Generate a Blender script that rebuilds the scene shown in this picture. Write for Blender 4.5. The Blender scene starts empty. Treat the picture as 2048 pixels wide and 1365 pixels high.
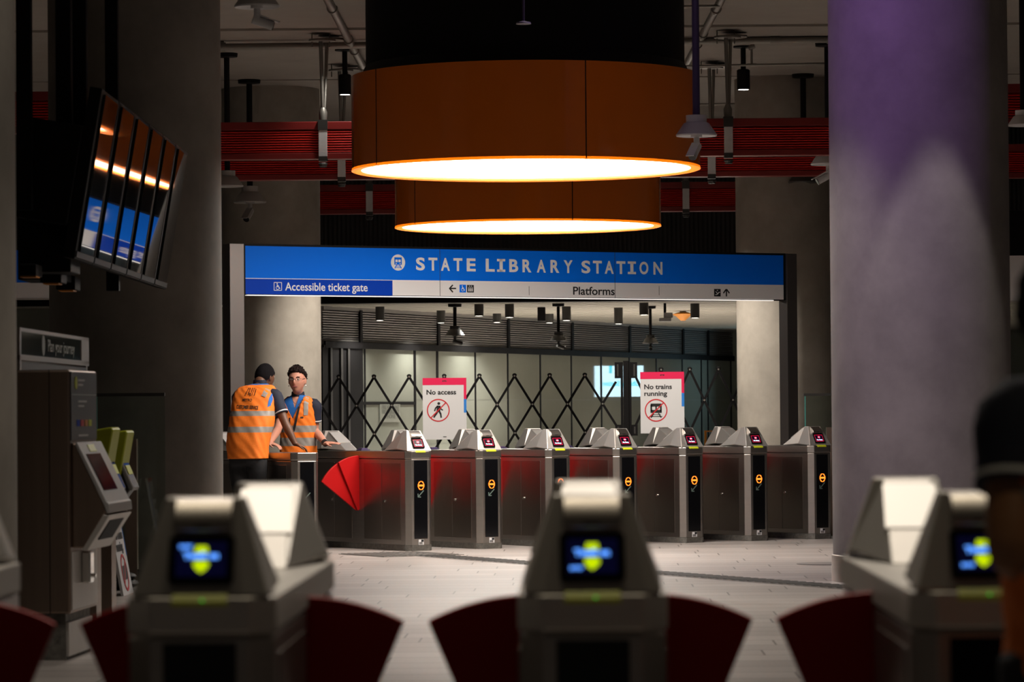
import bpy, bmesh, math, random
from mathutils import Vector as V, Matrix as M
from mathutils.bvhtree import BVHTree
random.seed(7)
PI = math.pi
R = math.radians
S = bpy.context.scene
COL = S.collection
# ---------------------------------------------------------------- camera model (metres, +Y into the hall)
FPX, CAMZ, TILT, ROLL = 7200.0, 1.311, 143.0 / 7200.0, 0.008
_f = V((0, math.cos(TILT), math.sin(TILT)))
_u = V((0, -math.sin(TILT), math.cos(TILT)))
_r = V((1, 0, 0))
CU = _u * math.cos(ROLL) + _r * math.sin(ROLL)
CR = _r * math.cos(ROLL) - _u * math.sin(ROLL)
CAM = V((0, 0, CAMZ))
def ray(px, py):
    return _f + CR * ((px - 1024) / FPX) - CU * ((py - 682.5) / FPX)
def P(px, py, Y):                      # point seen at that pixel, Y metres down the hall
    d = ray(px, py)
    return CAM + d * (Y / d.y)
def PF(px, py, z=0.0):                 # point on the level z
    d = ray(px, py)
    return CAM + d * ((z - CAMZ) / d.z)
def SC(Y): return FPX / Y              # pixels per metre
# ---------------------------------------------------------------- materials
def mat(name, col, rough=.5, metal=0., noise=0., nscale=6., stretch=(1, 1, 1), bump=0., bscale=None, emit=None, es=0.,
        coat=0., spec=.5, trans=0., ior=1.5, col2=None, aniso=0.):
    m = bpy.data.materials.new(name); m.use_nodes = True
    nt = m.node_tree; b = nt.nodes['Principled BSDF']
    def put(k, v):
        if k in b.inputs: b.inputs[k].default_value = v
    put('Base Color', (*col, 1)); put('Roughness', rough); put('Metallic', metal); put('Specular IOR Level', spec)
    put('Coat Weight', coat); put('Coat Roughness', .05); put('Transmission Weight', trans); put('IOR', ior); put('Anisotropic', aniso)
    if emit: put('Emission Color', (*emit, 1)); put('Emission Strength', es)
    if noise or bump:
        tc = nt.nodes.new('ShaderNodeTexCoord'); mp = nt.nodes.new('ShaderNodeMapping')
        mp.inputs['Scale'].default_value = stretch
        nt.links.new(tc.outputs['Object'], mp.inputs['Vector'])
    if noise:
        n = nt.nodes.new('ShaderNodeTexNoise'); n.inputs['Scale'].default_value = nscale
        n.inputs['Detail'].default_value = 8; n.inputs['Roughness'].default_value = .62
        nt.links.new(mp.outputs['Vector'], n.inputs['Vector'])
        cr = nt.nodes.new('ShaderNodeValToRGB')
        c2 = col2 or col
        cr.color_ramp.elements[0].position = .3; cr.color_ramp.elements[1].position = .7
        cr.color_ramp.elements[0].color = (*[c * (1 - noise) for c in col], 1)
        cr.color_ramp.elements[1].color = (*[min(1, c * (1 + noise)) for c in c2], 1)
        nt.links.new(n.outputs['Fac'], cr.inputs['Fac'])
        nt.links.new(cr.outputs['Color'], b.inputs['Base Color'])
    if bump:
        n2 = nt.nodes.new('ShaderNodeTexNoise'); n2.inputs['Scale'].default_value = bscale or nscale * 4
        n2.inputs['Detail'].default_value = 6
        nt.links.new(mp.outputs['Vector'], n2.inputs['Vector'])
        bp = nt.nodes.new('ShaderNodeBump'); bp.inputs['Strength'].default_value = bump; bp.inputs['Distance'].default_value = .01
        nt.links.new(n2.outputs['Fac'], bp.inputs['Height']); nt.links.new(bp.outputs['Normal'], b.inputs['Normal'])
    return m
def paver_mat():
    m = mat('stone pavers', (.5, .46, .43), .45)
    nt = m.node_tree; b = nt.nodes['Principled BSDF']; L = nt.links.new
    tc = nt.nodes.new('ShaderNodeTexCoord'); mp = nt.nodes.new('ShaderNodeMapping')
    mp.inputs['Rotation'].default_value = (0, 0, R(1.2))
    L(tc.outputs['Object'], mp.inputs['Vector'])
    def mth(op, a, b=None):
        q = nt.nodes.new('ShaderNodeMath'); q.operation = op
        for i, x in enumerate((a, b)):
            if x is None: continue
            if isinstance(x, (int, float)): q.inputs[i].default_value = x
            else: L(x, q.inputs[i])
        return q.outputs[0]
    sp = nt.nodes.new('ShaderNodeSeparateXYZ'); L(mp.outputs['Vector'], sp.inputs[0])
    yy = mth('DIVIDE', sp.outputs[1], .42); row = mth('FLOOR', yy)
    wn_ = nt.nodes.new('ShaderNodeTexWhiteNoise'); wn_.noise_dimensions = '1D'; L(row, wn_.inputs['W'])
    xx = mth('ADD', mth('DIVIDE', sp.outputs[0], 1.15), mth('MULTIPLY', wn_.outputs['Value'], 7.3)); col = mth('FLOOR', xx)
    jx = mth('LESS_THAN', mth('FRACT', xx), .011); jy = mth('LESS_THAN', mth('FRACT', yy), .055)
    cell = nt.nodes.new('ShaderNodeTexWhiteNoise'); cell.noise_dimensions = '2D'
    cb = nt.nodes.new('ShaderNodeCombineXYZ'); L(row, cb.inputs[0]); L(col, cb.inputs[1]); L(cb.outputs[0], cell.inputs['Vector'])
    tone = nt.nodes.new('ShaderNodeMix'); tone.data_type = 'RGBA'
    tone.inputs[6].default_value = (.43, .385, .36, 1); tone.inputs[7].default_value = (.53, .48, .45, 1); L(cell.outputs['Value'], tone.inputs[0])
    jm = nt.nodes.new('ShaderNodeMix'); jm.data_type = 'RGBA'; L(mth('MAXIMUM', jx, mth('MULTIPLY', jy, .75)), jm.inputs[0])
    L(tone.outputs[2], jm.inputs[6]); jm.inputs[7].default_value = (.17, .15, .135, 1)
    n = nt.nodes.new('ShaderNodeTexNoise'); n.inputs['Scale'].default_value = 60; n.inputs['Detail'].default_value = 5
    L(mp.outputs['Vector'], n.inputs['Vector'])
    mx = nt.nodes.new('ShaderNodeMix'); mx.data_type = 'RGBA'; mx.blend_type = 'MULTIPLY'; mx.inputs[0].default_value = .45
    L(jm.outputs[2], mx.inputs[6]); L(n.outputs['Fac'], mx.inputs[7]); L(mx.outputs[2], b.inputs['Base Color'])
    return m
def stripe_mat(name, c1, c2, scale, axis, rough=.6):
    m = mat(name, c1, rough); nt = m.node_tree; b = nt.nodes['Principled BSDF']; L = nt.links.new
    tc = nt.nodes.new('ShaderNodeTexCoord'); w = nt.nodes.new('ShaderNodeTexWave')
    w.bands_direction = axis; w.inputs['Scale'].default_value = scale; w.inputs['Distortion'].default_value = 0
    L(tc.outputs['Object'], w.inputs['Vector'])
    cr = nt.nodes.new('ShaderNodeValToRGB'); cr.color_ramp.elements[0].color = (*c1, 1); cr.color_ramp.elements[1].color = (*c2, 1)
    L(w.outputs['Fac'], cr.inputs['Fac']); L(cr.outputs['Color'], b.inputs['Base Color'])
    bp = nt.nodes.new('ShaderNodeBump'); bp.inputs['Strength'].default_value = .6; bp.inputs['Distance'].default_value = .02
    L(w.outputs['Fac'], bp.inputs['Height']); L(bp.outputs['Normal'], b.inputs['Normal'])
    return m
def glass_mat():
    m = bpy.data.materials.new('clear glass'); m.use_nodes = True; nt = m.node_tree
    nt.nodes.remove(nt.nodes['Principled BSDF'])
    a = nt.nodes.new('ShaderNodeBsdfTransparent'); a.inputs[0].default_value = (.86, .93, .90, 1)
    g = nt.nodes.new('ShaderNodeBsdfGlossy'); g.inputs['Roughness'].default_value = .02
    x = nt.nodes.new('ShaderNodeMixShader'); x.inputs[0].default_value = .05
    nt.links.new(a.outputs[0], x.inputs[1]); nt.links.new(g.outputs[0], x.inputs[2]); nt.links.new(x.outputs[0], nt.nodes['Material Output'].inputs[0])
    return m
def translucent_mat(name, col, k=.75):
    m = bpy.data.materials.new(name); m.use_nodes = True; nt = m.node_tree; b = nt.nodes['Principled BSDF']
    b.inputs['Base Color'].default_value = (*col, 1); b.inputs['Roughness'].default_value = .25
    t = nt.nodes.new('ShaderNodeBsdfTranslucent'); t.inputs[0].default_value = (*col, 1)
    x = nt.nodes.new('ShaderNodeMixShader'); x.inputs[0].default_value = k
    nt.links.new(b.outputs[0], x.inputs[1]); nt.links.new(t.outputs[0], x.inputs[2]); nt.links.new(x.outputs[0], nt.nodes['Material Output'].inputs[0])
    return m
# ---------------------------------------------------------------- mesh builder
class MB:
    def __init__(s): s.bm = bmesh.new(); s.mi = 0; s.T = M.Identity(4)
    def v(s, p): return s.bm.verts.new(s.T @ V(p))
    def f(s, vs, mi=None):
        try: fa = s.bm.faces.new(vs)
        except ValueError: return None
        fa.material_index = s.mi if mi is None else mi
        return fa
    def box(s, x0, x1, y0, y1, z0, z1):
        a = [s.v((x, y, z)) for x in (x0, x1) for y in (y0, y1) for z in (z0, z1)]
        for q in ((0, 1, 3, 2), (4, 6, 7, 5), (0, 4, 5, 1), (2, 3, 7, 6), (0, 2, 6, 4), (1, 5, 7, 3)): s.f([a[i] for i in q])
        return s
    def poly(s, pts): s.f([s.v(p) for p in pts]); return s
    def loft(s, rings, cap=True, mis=None, skip=None):
        vr = [[s.v(p) for p in r] for r in rings]; n = len(vr[0])
        for i in range(len(vr) - 1):
            for j in range(n):
                if skip and skip(i, j): continue
                s.f([vr[i][j], vr[i][(j + 1) % n], vr[i + 1][(j + 1) % n], vr[i + 1][j]], mis(i, j) if mis else None)
        if cap: s.f(vr[0][::-1]); s.f(vr[-1])
        return s
    def prism(s, pts, z0, z1): return s.loft([[(p[0], p[1], z0) for p in pts], [(p[0], p[1], z1) for p in pts]])
    def prism_y(s, pts, y0, y1): return s.loft([[(p[0], y0, p[1]) for p in pts], [(p[0], y1, p[1]) for p in pts]])
    def prism_x(s, pts, x0, x1): return s.loft([[(x0, p[0], p[1]) for p in pts], [(x1, p[0], p[1]) for p in pts]])
    def cyl(s, p0, p1, r0, r1=None, seg=14, cap=True):
        return s.tube([p0, p1], [r0, r0 if r1 is None else r1], seg, cap)
    def tube(s, pts, rad, seg=10, cap=True, flat=1.0):
        pts = [V(p) for p in pts]
        if not isinstance(rad, (list, tuple)): rad = [rad] * len(pts)
        t0 = (pts[1] - pts[0]).normalized()
        a = t0.orthogonal().normalized()
        rings = []
        for i, p in enumerate(pts):
            t = ((pts[min(i + 1, len(pts) - 1)] - pts[max(i - 1, 0)])).normalized()
            a = (a - t * a.dot(t)).normalized(); b = t.cross(a)
            rings.append([p + (a * math.cos(2 * PI * k / seg) + b * math.sin(2 * PI * k / seg) * flat) * rad[i] for k in range(seg)])
        return s.loft(rings, cap)
    def lathe(s, prof, c=(0, 0, 0), seg=32, cap=False):
        return s.loft([[(c[0] + r * math.cos(2 * PI * k / seg), c[1] + r * math.sin(2 * PI * k / seg), c[2] + z) for k in range(seg)] for r, z in prof], cap)
    def ball(s, c, r, seg=14, rings=9, fn=None):
        if not isinstance(r, (tuple, list)): r = (r, r, r)
        rr = []
        for i in range(rings + 1):
            th = PI * min(max(i / rings, .02), .98)
            rr.append([(c[0] + r[0] * math.sin(th) * math.cos(2 * PI * k / seg), c[1] + r[1] * math.sin(th) * math.sin(2 * PI * k / seg), c[2] - r[2] * math.cos(th)) for k in range(seg)])
        return s.loft(rr)
    def bar(s, p0, p1, w, t, up=(0, 1, 0)):     # flat bar between two points, t along 'up'
        p0, p1, up = V(p0), V(p1), V(up)
        d = (p1 - p0).normalized(); sd = d.cross(up).normalized() * (w / 2); u = sd.cross(d).normalized() * (t / 2)
        return s.loft([[p + sd + u, p - sd + u, p - sd - u, p + sd - u] for p in (p0, p1)])
    def mesh(s, me, T=None):
        me = me.copy(); me.transform(s.T @ (T or M.Identity(4)))
        n = len(s.bm.faces); s.bm.from_mesh(me); s.bm.faces.ensure_lookup_table()
        for i in range(n, len(s.bm.faces)): s.bm.faces[i].material_index = s.mi
        bpy.data.meshes.remove(me); return s
    def text(s, body, size, T, align='LEFT', bold=0., ext=.001, sx=1., track=1.):
        return s.mesh(text_mesh(body, size, align, bold, ext, track), T @ M.Diagonal((sx, 1, 1, 1)))
    def build(s, name, m, parent=None, smooth=0, bevel=0, norm=True):
        if norm: bmesh.ops.recalc_face_normals(s.bm, faces=s.bm.faces)
        me = bpy.data.meshes.new(name); s.bm.to_mesh(me); s.bm.free()
        for x in (m if isinstance(m, (list, tuple)) else [m]): me.materials.append(x)
        if smooth:
            for p in me.polygons: p.use_smooth = True
            me.set_sharp_from_angle(angle=R(smooth))
        o = bpy.data.objects.new(name, me); COL.objects.link(o)
        if parent: o.parent = parent
        if bevel:
            b = o.modifiers.new('bevel', 'BEVEL'); b.width = bevel; b.segments = 2; b.limit_method = 'ANGLE'; b.angle_limit = R(40)
        return o
_tc = {}
def text_mesh(body, size, align='LEFT', bold=0., ext=.001, track=1.):
    k = (body, size, align, bold, ext, track)
    if k in _tc: return _tc[k]
    cu = bpy.data.curves.new('lettering', 'FONT')
    cu.body = body; cu.size = size; cu.align_x = align; cu.align_y = 'CENTER'; cu.extrude = ext; cu.offset = bold; cu.space_character = track
    cu.resolution_u = 4
    o = bpy.data.objects.new('lettering', cu); COL.objects.link(o)
    dg = bpy.context.evaluated_depsgraph_get()
    me = bpy.data.meshes.new_from_object(o.evaluated_get(dg))
    me.materials.clear()
    bpy.data.objects.remove(o); bpy.data.curves.remove(cu)
    _tc[k] = me
    return me
UPR = M.Rotation(PI / 2, 4, 'X')                 # text plane XY -> upright XZ, facing -Y
def TR(x, y, z): return M.Translation((x, y, z))
def tag(o, label=None, cat=None, group=None, kind=None):
    if label: o['label'] = label
    if cat: o['category'] = cat
    if group: o['group'] = group
    if kind: o['kind'] = kind
    return o
def thing(name, label, cat, loc=(0, 0, 0), rz=0, group=None):
    o = bpy.data.objects.new(name, None); COL.objects.link(o)
    o.empty_display_size = .1; o.location = loc; o.rotation_euler = (0, 0, rz)
    return tag(o, label, cat, group)
def copy_tree(o, parent=None):
    c = o.copy(); COL.objects.link(c)
    if parent: c.parent = parent
    for ch in list(o.children): copy_tree(ch, c)
    return c
def ellipse_ring(c, rx, ry, n=32): return [(c[0] + rx * math.cos(2 * PI * k / n), c[1], c[2] + ry * math.sin(2 * PI * k / n)) for k in range(n)]
def annulus(mb, c, r0, r1, y0, y1, n=40):        # flat ring in the XZ plane
    A = [ellipse_ring((c[0], y0, c[2]), r0, r0, n), ellipse_ring((c[0], y0, c[2]), r1, r1, n), ellipse_ring((c[0], y1, c[2]), r1, r1, n), ellipse_ring((c[0], y1, c[2]), r0, r0, n)]
    mb.loft(A + [A[0]], cap=False)
def disc(mb, c, r, y0, y1, n=32): mb.loft([ellipse_ring((c[0], y0, c[2]), r, r, n), ellipse_ring((c[0], y1, c[2]), r, r, n)])
# ---------------------------------------------------------------- palette
MT = dict(
    concrete=mat('concrete', (.28, .255, .22), .75, noise=.22, nscale=1.6, bump=.12, bscale=9),
    concrete_shaded=mat('shaded concrete', (.235, .21, .185), .75, noise=.25, nscale=1.4, bump=.12, bscale=9),  # shade put into the colour: darker copy for the dim thick left column
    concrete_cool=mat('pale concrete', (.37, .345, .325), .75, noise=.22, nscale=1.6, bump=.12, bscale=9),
    ceiling=mat('ceiling paint', (.33, .30, .265), .8, noise=.05, nscale=2),
    low_ceiling=mat('low ceiling paint', (.55, .53, .46), .7),
    black=mat('black paint', (.008, .0075, .008), .6, spec=.12),
    black_gloss=mat('black glass', (.004, .004, .005), .06),
    screen_glass=mat('display glass', (.012, .016, .020), .03, spec=.6, ior=1.8),
    dark=mat('dark grey metal', (.05, .048, .045), .45, metal=.3),
    grey=mat('grey paint', (.30, .29, .28), .5),
    lightgrey=mat('light grey paint', (.62, .61, .62), .45),
    steel=mat('brushed steel', (.46, .425, .395), .34, metal=1, noise=.05, nscale=2, stretch=(1, 1, 14), bump=.02, bscale=30),
    steel_bright=mat('bright brushed steel', (.62, .59, .555), .48, metal=.75, noise=.04, nscale=3),
    steel_door_shaded=mat('shaded steel door panel', (.33, .295, .265), .30, metal=1, noise=.06, nscale=1.5, stretch=(1, 1, .3)),  # cabinet steel darkened, so the shade of the gate sides is in the colour
    post_steel=mat('dark bronze steel', (.15, .135, .13), .42, metal=.8),
    steel_brown=mat('bronzed steel', (.30, .23, .185), .38, metal=1, noise=.08, nscale=2, stretch=(8, 8, .4)),
    insert=mat('pale reader insert', (.86, .83, .79), .45, metal=.6),
    bezel=mat('dark bezel', (.03, .026, .024), .5, spec=.2),
    chrome=mat('chrome', (.8, .8, .78), .12, metal=1),
    galv=mat('galvanised steel', (.27, .255, .23), .45, metal=.8),
    plinth=mat('scuffed plinth', (.15, .14, .125), .6, metal=.5, noise=.4, nscale=20),
    red_flap=mat('red flap plastic', (.50, .006, .007), .45, spec=.3),
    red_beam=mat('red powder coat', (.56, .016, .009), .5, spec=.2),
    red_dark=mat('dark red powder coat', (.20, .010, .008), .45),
    orange=mat('orange lacquer', (.72, .165, .008), .20, coat=.4, noise=.03, nscale=1),
    orange_rim=translucent_mat('translucent orange rim', (.80, .24, .006), .14),
    lamp_in=mat('white lamp lining', (.9, .88, .84), .6),
    lamp=mat('lamp diffuser', (.9, .9, .88), .6, emit=(1, .93, .84), es=15),
    led_white=mat('white light source', (1, 1, 1), .5, emit=(1, .95, .86), es=9),
    led_green=mat('green indicator', (.0, .3, .02), .5, emit=(.02, .6, .04), es=1.2),
    led_orange=mat('orange indicator', (.3, .05, 0), .5, emit=(1, .17, .015), es=3.5),
    lime=mat('lime plastic', (.60, .66, .02), .45),
    lime_dark=mat('lime hood plastic', (.42, .47, .02), .45),
    purple=mat('purple plastic', (.07, .05, .13), .4),
    blue=mat('sign blue', (.0, .17, .92), .6, spec=.12),
    deepblue=mat('sign deep blue', (.0, .05, .50), .6, spec=.12),
    white=mat('sign white', (.88, .87, .88), .45),
    paper=mat('poster white', (.74, .74, .76), .55),
    pink=mat('poster pink', (.80, .006, .09), .5),
    sky=mat('poster blue', (.02, .22, .72), .5),
    redink=mat('red ink', (.62, .01, .02), .5),
    ink=mat('black ink', (.012, .012, .014), .5),
    glass=glass_mat(),
    glass_edge=mat('glass edge', (.10, .38, .34), .2),
    panel=mat('pale green glass cladding', (.27, .285, .24), .03, spec=.55, noise=.06, nscale=.6),
    louvre=mat('louvre grey', (.21, .20, .19), .5, metal=.2),
    d_navy=mat('display navy', (.002, .002, .004), .3, emit=(.001, .001, .010), es=1),
    d_red=mat('display red', (.3, .0, .02), .3, emit=(.50, .006, .03), es=1),
    d_white=mat('display white', (.8, .8, .9), .3, emit=(.7, .75, 1), es=1.),
    d_blue=mat('display blue', (.05, .2, .6), .3, emit=(.10, .32, 1), es=1.5),
    d_lime=mat('display lime', (.4, .5, .0), .3, emit=(.50, .68, .0), es=1.2),
    d_cyan=mat('display cyan', (.1, .6, .7), .3, emit=(.02, .50, .62), es=7),
    d_pale=mat('display pale blue', (.6, .8, .9), .3, emit=(.50, .75, .88), es=7),
    floor=paver_mat(),
    tactile=mat('dark grate', (.24, .225, .21), .5, metal=.2),
    slats=stripe_mat('black ribbed wall', (.002, .002, .002), (.008, .008, .008), 4.2, 'X'),
    dirty=mat('marking grey', (.12, .17, .15), .5),
    slot=mat('drain slot', (.07, .066, .062), .6),
    kiosk=mat('kiosk charcoal', (.028, .030, .034), .35),
    amber=mat('amber paint', (.62, .22, .01), .5),
    faded=mat('faded lettering', (.16, .17, .15), .5),
)
def struct(name, mb, m, parent=None, **k):
    o = mb.build(name, m, parent, **k)
    if not parent: o['kind'] = 'structure'
    return o
CEIL = 6.1; LOWC = 3.15
# ---------------------------------------------------------------- shell
mb = MB(); mb.box(-26, 24, -1, 86, -.2, 0); struct('floor', mb, MT['floor'])
mb = MB(); mb.box(-26, 24, 2, 60.25, CEIL, CEIL + .3)
mb.box(-26, 24, 44.55, 44.63, CEIL - .03, CEIL); mb.box(-26, 24, 51.4, 51.44, CEIL - .012, CEIL)
struct('ceiling', mb, MT['ceiling'])
mb = MB(); mb.box(-26, 24, 60, 60.25, LOWC + .12, CEIL); struct('wall_bulkhead', mb, MT['slats'])
mb = MB(); mb.box(-26, 24, 59.9, 60.3, LOWC, LOWC + .12); struct('trim_1', mb, MT['black'])
mb = MB(); mb.box(-26, 24, 60.3, 90, LOWC, LOWC + .2)
for k in range(26): mb.box(-5.5, 12, 60.6 + k * .9, 60.63 + k * .9, LOWC - .008, LOWC)
struct('ceiling_low', mb, MT['low_ceiling'])
# oblique clad wall behind the gates: local x along it, local y behind it
A0, A1 = V((-3.25, 61.2, 0)), V((5.0, 82.0, 0))
wd = (A1 - A0).normalized(); wn = V((wd.y, -wd.x, 0)); WL = (A1 - A0).length
def wall_s(px):                         # distance along the wall of an image column
    q = ray(px, 740); a = q.x / q.y
    return (A0.x - a * A0.y) / (a * wd.y - wd.x)
WROT = math.atan2(wd.y, wd.x)
LZ = 2.50
mb = MB(); mb.box(0, WL, 0, .2, 0, LZ)
wall = struct('wall_back', mb, MT['panel']); wall.location = A0; wall.rotation_euler.z = WROT
def wz(px, py):                         # height on the wall under a pixel
    s = wall_s(px); p = A0 + wd * s
    return P(px, py, p.y).z
for px in (729, 829, 874, 950, 1015, 1080, 1142, 1202, 1258, 1312, 1364, 1402, 1415, 1461):
    s = wall_s(px); w = .045 if px in (829, 874) else .03
    mb = MB(); mb.box(s - w, s + w, -.012, .0, 0, LZ); mb.build('mullion', MT['black'], wall)
s0, s1 = wall_s(722), wall_s(830)
mb = MB(); mb.box(s0, s1, -.02, 0, wz(780, 810), wz(780, 804)); mb.build('transom', MT['black'], wall)
mb = MB()
for z in (.75, 1.55): mb.box(s1, WL, -.003, 0, z, z + .012)
mb.build('panel_joint', MT['faded'], wall)
# louvre band above the cladding
mb = MB(); mb.box(0, WL, -.05, .15, LZ, LZ + .05); mb.box(0, WL, -.06, .15, LOWC - .06, LOWC)
for k in range(13):
    z = LZ + .06 + k * .041
    mb.prism_x([(0, z), (-.035, z), (-.045, z + .012), (0, z + .034)], 0, WL)
mb.box(0, WL, 0, .15, LZ, LOWC)
lv = struct('wall_louvre', mb, [MT['louvre']]); lv.location = A0; lv.rotation_euler.z = WROT
for px in (716, 872, 1012, 1140, 1255, 1362, 1412):
    s = wall_s(px); mb = MB(); mb.box(s - .05, s + .05, -.075, -.04, LZ, LOWC - .04); mb.build('louvre_joint', MT['black'], lv)
mb = MB(); mb.box(0, WL, -.09, -.06, LZ - .06, LZ + .05); mb.build('louvre_trim', MT['black'], lv)
# return wall at its right end, hall end walls
mb = MB(); mb.box(0, .2, 0, 9, 0, LOWC); o = struct('wall_end', mb, MT['panel']); o.location = A1; o.rotation_euler.z = R(-50)
mb = MB(); mb.box(-26, -3.3, 61.4, 61.6, 0, LOWC); struct('wall_left', mb, MT['panel'])
mb = MB(); mb.box(5.2, 24, 86, 86.2, 0, LOWC); struct('wall_right', mb, MT['panel'])
# dark doorway at the near end of the clad wall
dx0, dx1 = wall_s(640), wall_s(721)
dr = thing('door_1', None, None, A0, WROT); dr['kind'] = 'structure'
mb = MB(); mb.box(dx0, dx1, -.05, -.01, 0, wz(690, 692)); mb.build('door_leaf', MT['black'], dr)
mb = MB()
for px in (655, 676, 690): s = wall_s(px); mb.box(s - .04, s + .04, -.08, -.05, 0, wz(690, 697))
mb.box(dx0, dx1, -.08, -.05, wz(690, 697), wz(690, 692)); mb.build('door_frame', MT['dark'], dr)
# fire notice on the wall
s0 = wall_s(757); s1 = wall_s(797)
zt, zb = wz(777, 809), wz(777, 845)
t = thing('fire_notice', 'grey notice about the fire hydrant and phone on the pale wall', 'notice', A0 + wd * s0, WROT)
mb = MB(); mb.box(0, s1 - s0, -.03, -.012, zb, zt); mb.build('plate', mat('notice plate', (.26, .27, .23), .4), t)
mb = MB()
for i, w in enumerate(('FIRE HYDRANT', 'FIRE EMERGENCY', 'PHONE')):
    me = text_mesh(w, .1, 'CENTER', .002); wd_ = max(v.co.x for v in me.vertices) * 2
    mb.text(w, .1, TR((s1 - s0) / 2, -.033, zt - .055 - i * .082) @ UPR, 'CENTER', .002, sx=(s1 - s0) * (.5 if i == 2 else .88) / wd_)
mb.build('lettering', MT['faded'], t)
# ---------------------------------------------------------------- round concrete columns
def column(name, label, px0, px1, Y, m, z1=CEIL, ring=False):
    c = P((px0 + px1) / 2, 825, Y); r = (px1 - px0) / 2 / SC(Y)
    t = thing(name, label, 'column', (c.x, Y, 0)); t['kind'] = 'structure'
    mb = MB(); mb.lathe([(r, 0), (r, z1)], seg=96, cap=True); mb.build('shaft', MT[m], t, smooth=40)
    if ring:
        mb = MB(); mb.lathe([(r + .012, 0), (r + .012, .20), (r, .205)], seg=96); mb.build('base_ring', MT['steel'], t, smooth=40)
    return t, r
column('column', 'rough concrete column at the extreme left behind the near gates', -560, 31, 17.3, 'concrete')
column('column', 'thick concrete column behind the hanging mirrored screens', 101, 445, 29.3, 'concrete_shaded')
column('column', 'thick concrete column lit purple on the right', 1664, 2021, 27.6, 'concrete_cool', ring=True)
column('column', 'farther concrete column behind the left end of the station sign', 447, 643, 53.0, 'concrete')
column('column', 'farther concrete column behind the right end of the station sign', 1475, 1668, 52.0, 'concrete')
# ---------------------------------------------------------------- ring lamps
def drum(label, pxc, py_bot, Y, D, seams):
    c = P(pxc, py_bot, Y); r = D / 2; h = .86
    t = thing('drum_lamp', label, 'lamp', (c.x, Y, c.z), 0, 'orange drum lamps over the gates')
    mb = MB(); mb.lathe([(r, .02), (r, h)], seg=128); mb.lathe([(r, h), (r - .17, h + .02)], seg=128); mb.build('drum', MT['orange'], t, smooth=30)
    mb = MB(); mb.lathe([(r, .02), (r + .004, 0), (r - .012, -.006), (r - .085, .004), (r - .085, .012)], seg=128); mb.build('rim', MT['orange_rim'], t, smooth=50)
    mb = MB(); mb.lathe([(r - .006, .03), (r - .006, .12)], seg=128); mb.build('lining', MT['lamp_in'], t, smooth=30)
    mb = MB(); mb.lathe([(r - .006, .10), (.01, .10)], seg=128); mb.build('diffuser', MT['lamp'], t, smooth=30)
    rs = r - .135
    mb = MB(); mb.lathe([(rs + .05, h), (rs + .02, h + .07), (rs, h + .1), (rs, CEIL - c.z - .004)], seg=96); mb.build('collar', MT['black'], t, smooth=30)
    for px in seams:
        x = (px - pxc) / SC(Y); 
        for sx in (1,):
            y = -math.sqrt(max(.01, r * r - x * x)); a = math.atan2(y, x)
            mb = MB(); mb.T = M.Rotation(a, 4, 'Z'); mb.box(r - .004, r + .0015, -.005, .005, .0, h); mb.build('panel_seam', MT['black'], t)
    return t, r
LAMP1, LR = drum('larger looking orange drum lamp, nearer of the two overhead', 1052, 341, 33.0, 697 * 33 / FPX, (760, 1166))
LAMP2, _ = drum('farther orange drum lamp hanging lower in the picture behind the first', 1056, 455, 43.2, 532 * 43.2 / FPX, (834, 1141))
# ---------------------------------------------------------------- red beams with hangers
def beam(label, px0, px1, Y, hang, z0=4.52, z1=4.99):
    x0, x1 = P(px0, 300, Y).x, P(px1, 300, Y).x
    t = thing('ribbed_beam', label, 'beam', (x0, Y, z0), 0, 'red ribbed beams under the ceiling'); t['kind'] = 'thing'
    w = x1 - x0; H = z1 - z0
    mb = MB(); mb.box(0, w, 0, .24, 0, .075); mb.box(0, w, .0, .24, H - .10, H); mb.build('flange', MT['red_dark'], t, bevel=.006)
    mb = MB(); mb.box(0, w, .05, .2, .07, H - .09)
    n = 9; p = (H - .19) / n
    for k in range(n): mb.prism_x([(.05, .08 + k * p), (.012, .08 + k * p + .004), (.004, .08 + k * p + p * .45), (.012, .08 + k * p + p * .66), (.05, .08 + k * p + p * .7)], 0, w)
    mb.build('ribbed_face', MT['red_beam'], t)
    for px in hang:
        x = P(px, 300, Y).x - x0
        mb = MB(); mb.box(x - .055, x + .055, -.03, .0, .02, H - .1); mb.build('bracket', MT['lightgrey'], t, bevel=.005)
        mb = MB(); mb.box(x - .06, x + .06, -.035, .26, H - .11, H + .02); mb.box(x - .055, x + .055, -.035, .1, -.03, .03); mb.lathe([(.05, -.05), (.06, -.065), (.045, -.09), (.05, -.10)], (x, -.01, 0), 14, True); mb.build('clamp', MT['dark'], t)
        mb = MB()
        top = CEIL - z0
        mb.cyl((x, .06, H), (x - .02, .0, top - .1), .018, .026, 10); mb.cyl((x + .02, .08, H + .15), (x + .05, .2, top - .06), .016, .024, 10)
        mb.lathe([(.05, 0), (.055, .1), (.03, .16)], (x, .06, H + .02), 12, True)
        for q in (-.13, .09): mb.cyl((x + q, .02, top), (x + q, .02, top - .17), .008)
        mb.build('hanger_rod', MT['galv'], t, smooth=40)
        mb = MB(); mb.lathe([(.17, 0), (.17, .025)], (x - .0, .0, top - .1), 20, True); mb.lathe([(.17, 0), (.17, .025)], (x + .1, .3, top - .06), 20, True); mb.build('hanger_plate', MT['galv'], t, smooth=40)
beam('red ribbed beam nearest the big drum lamp with a pale bracket each side', 380, 1720, 45.2, (646, 1457))
beam('red ribbed beam just behind and below the frontmost one', 380, 1720, 49.2, (683, 1423))
beam('lowest looking red ribbed beam in front of the black ribbed wall', 560, 1560, 57.7, (738, 1371))
beam('red ribbed beam glimpsed left of the thick column', -260, 300, 40.7, (-150, 240))
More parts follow.
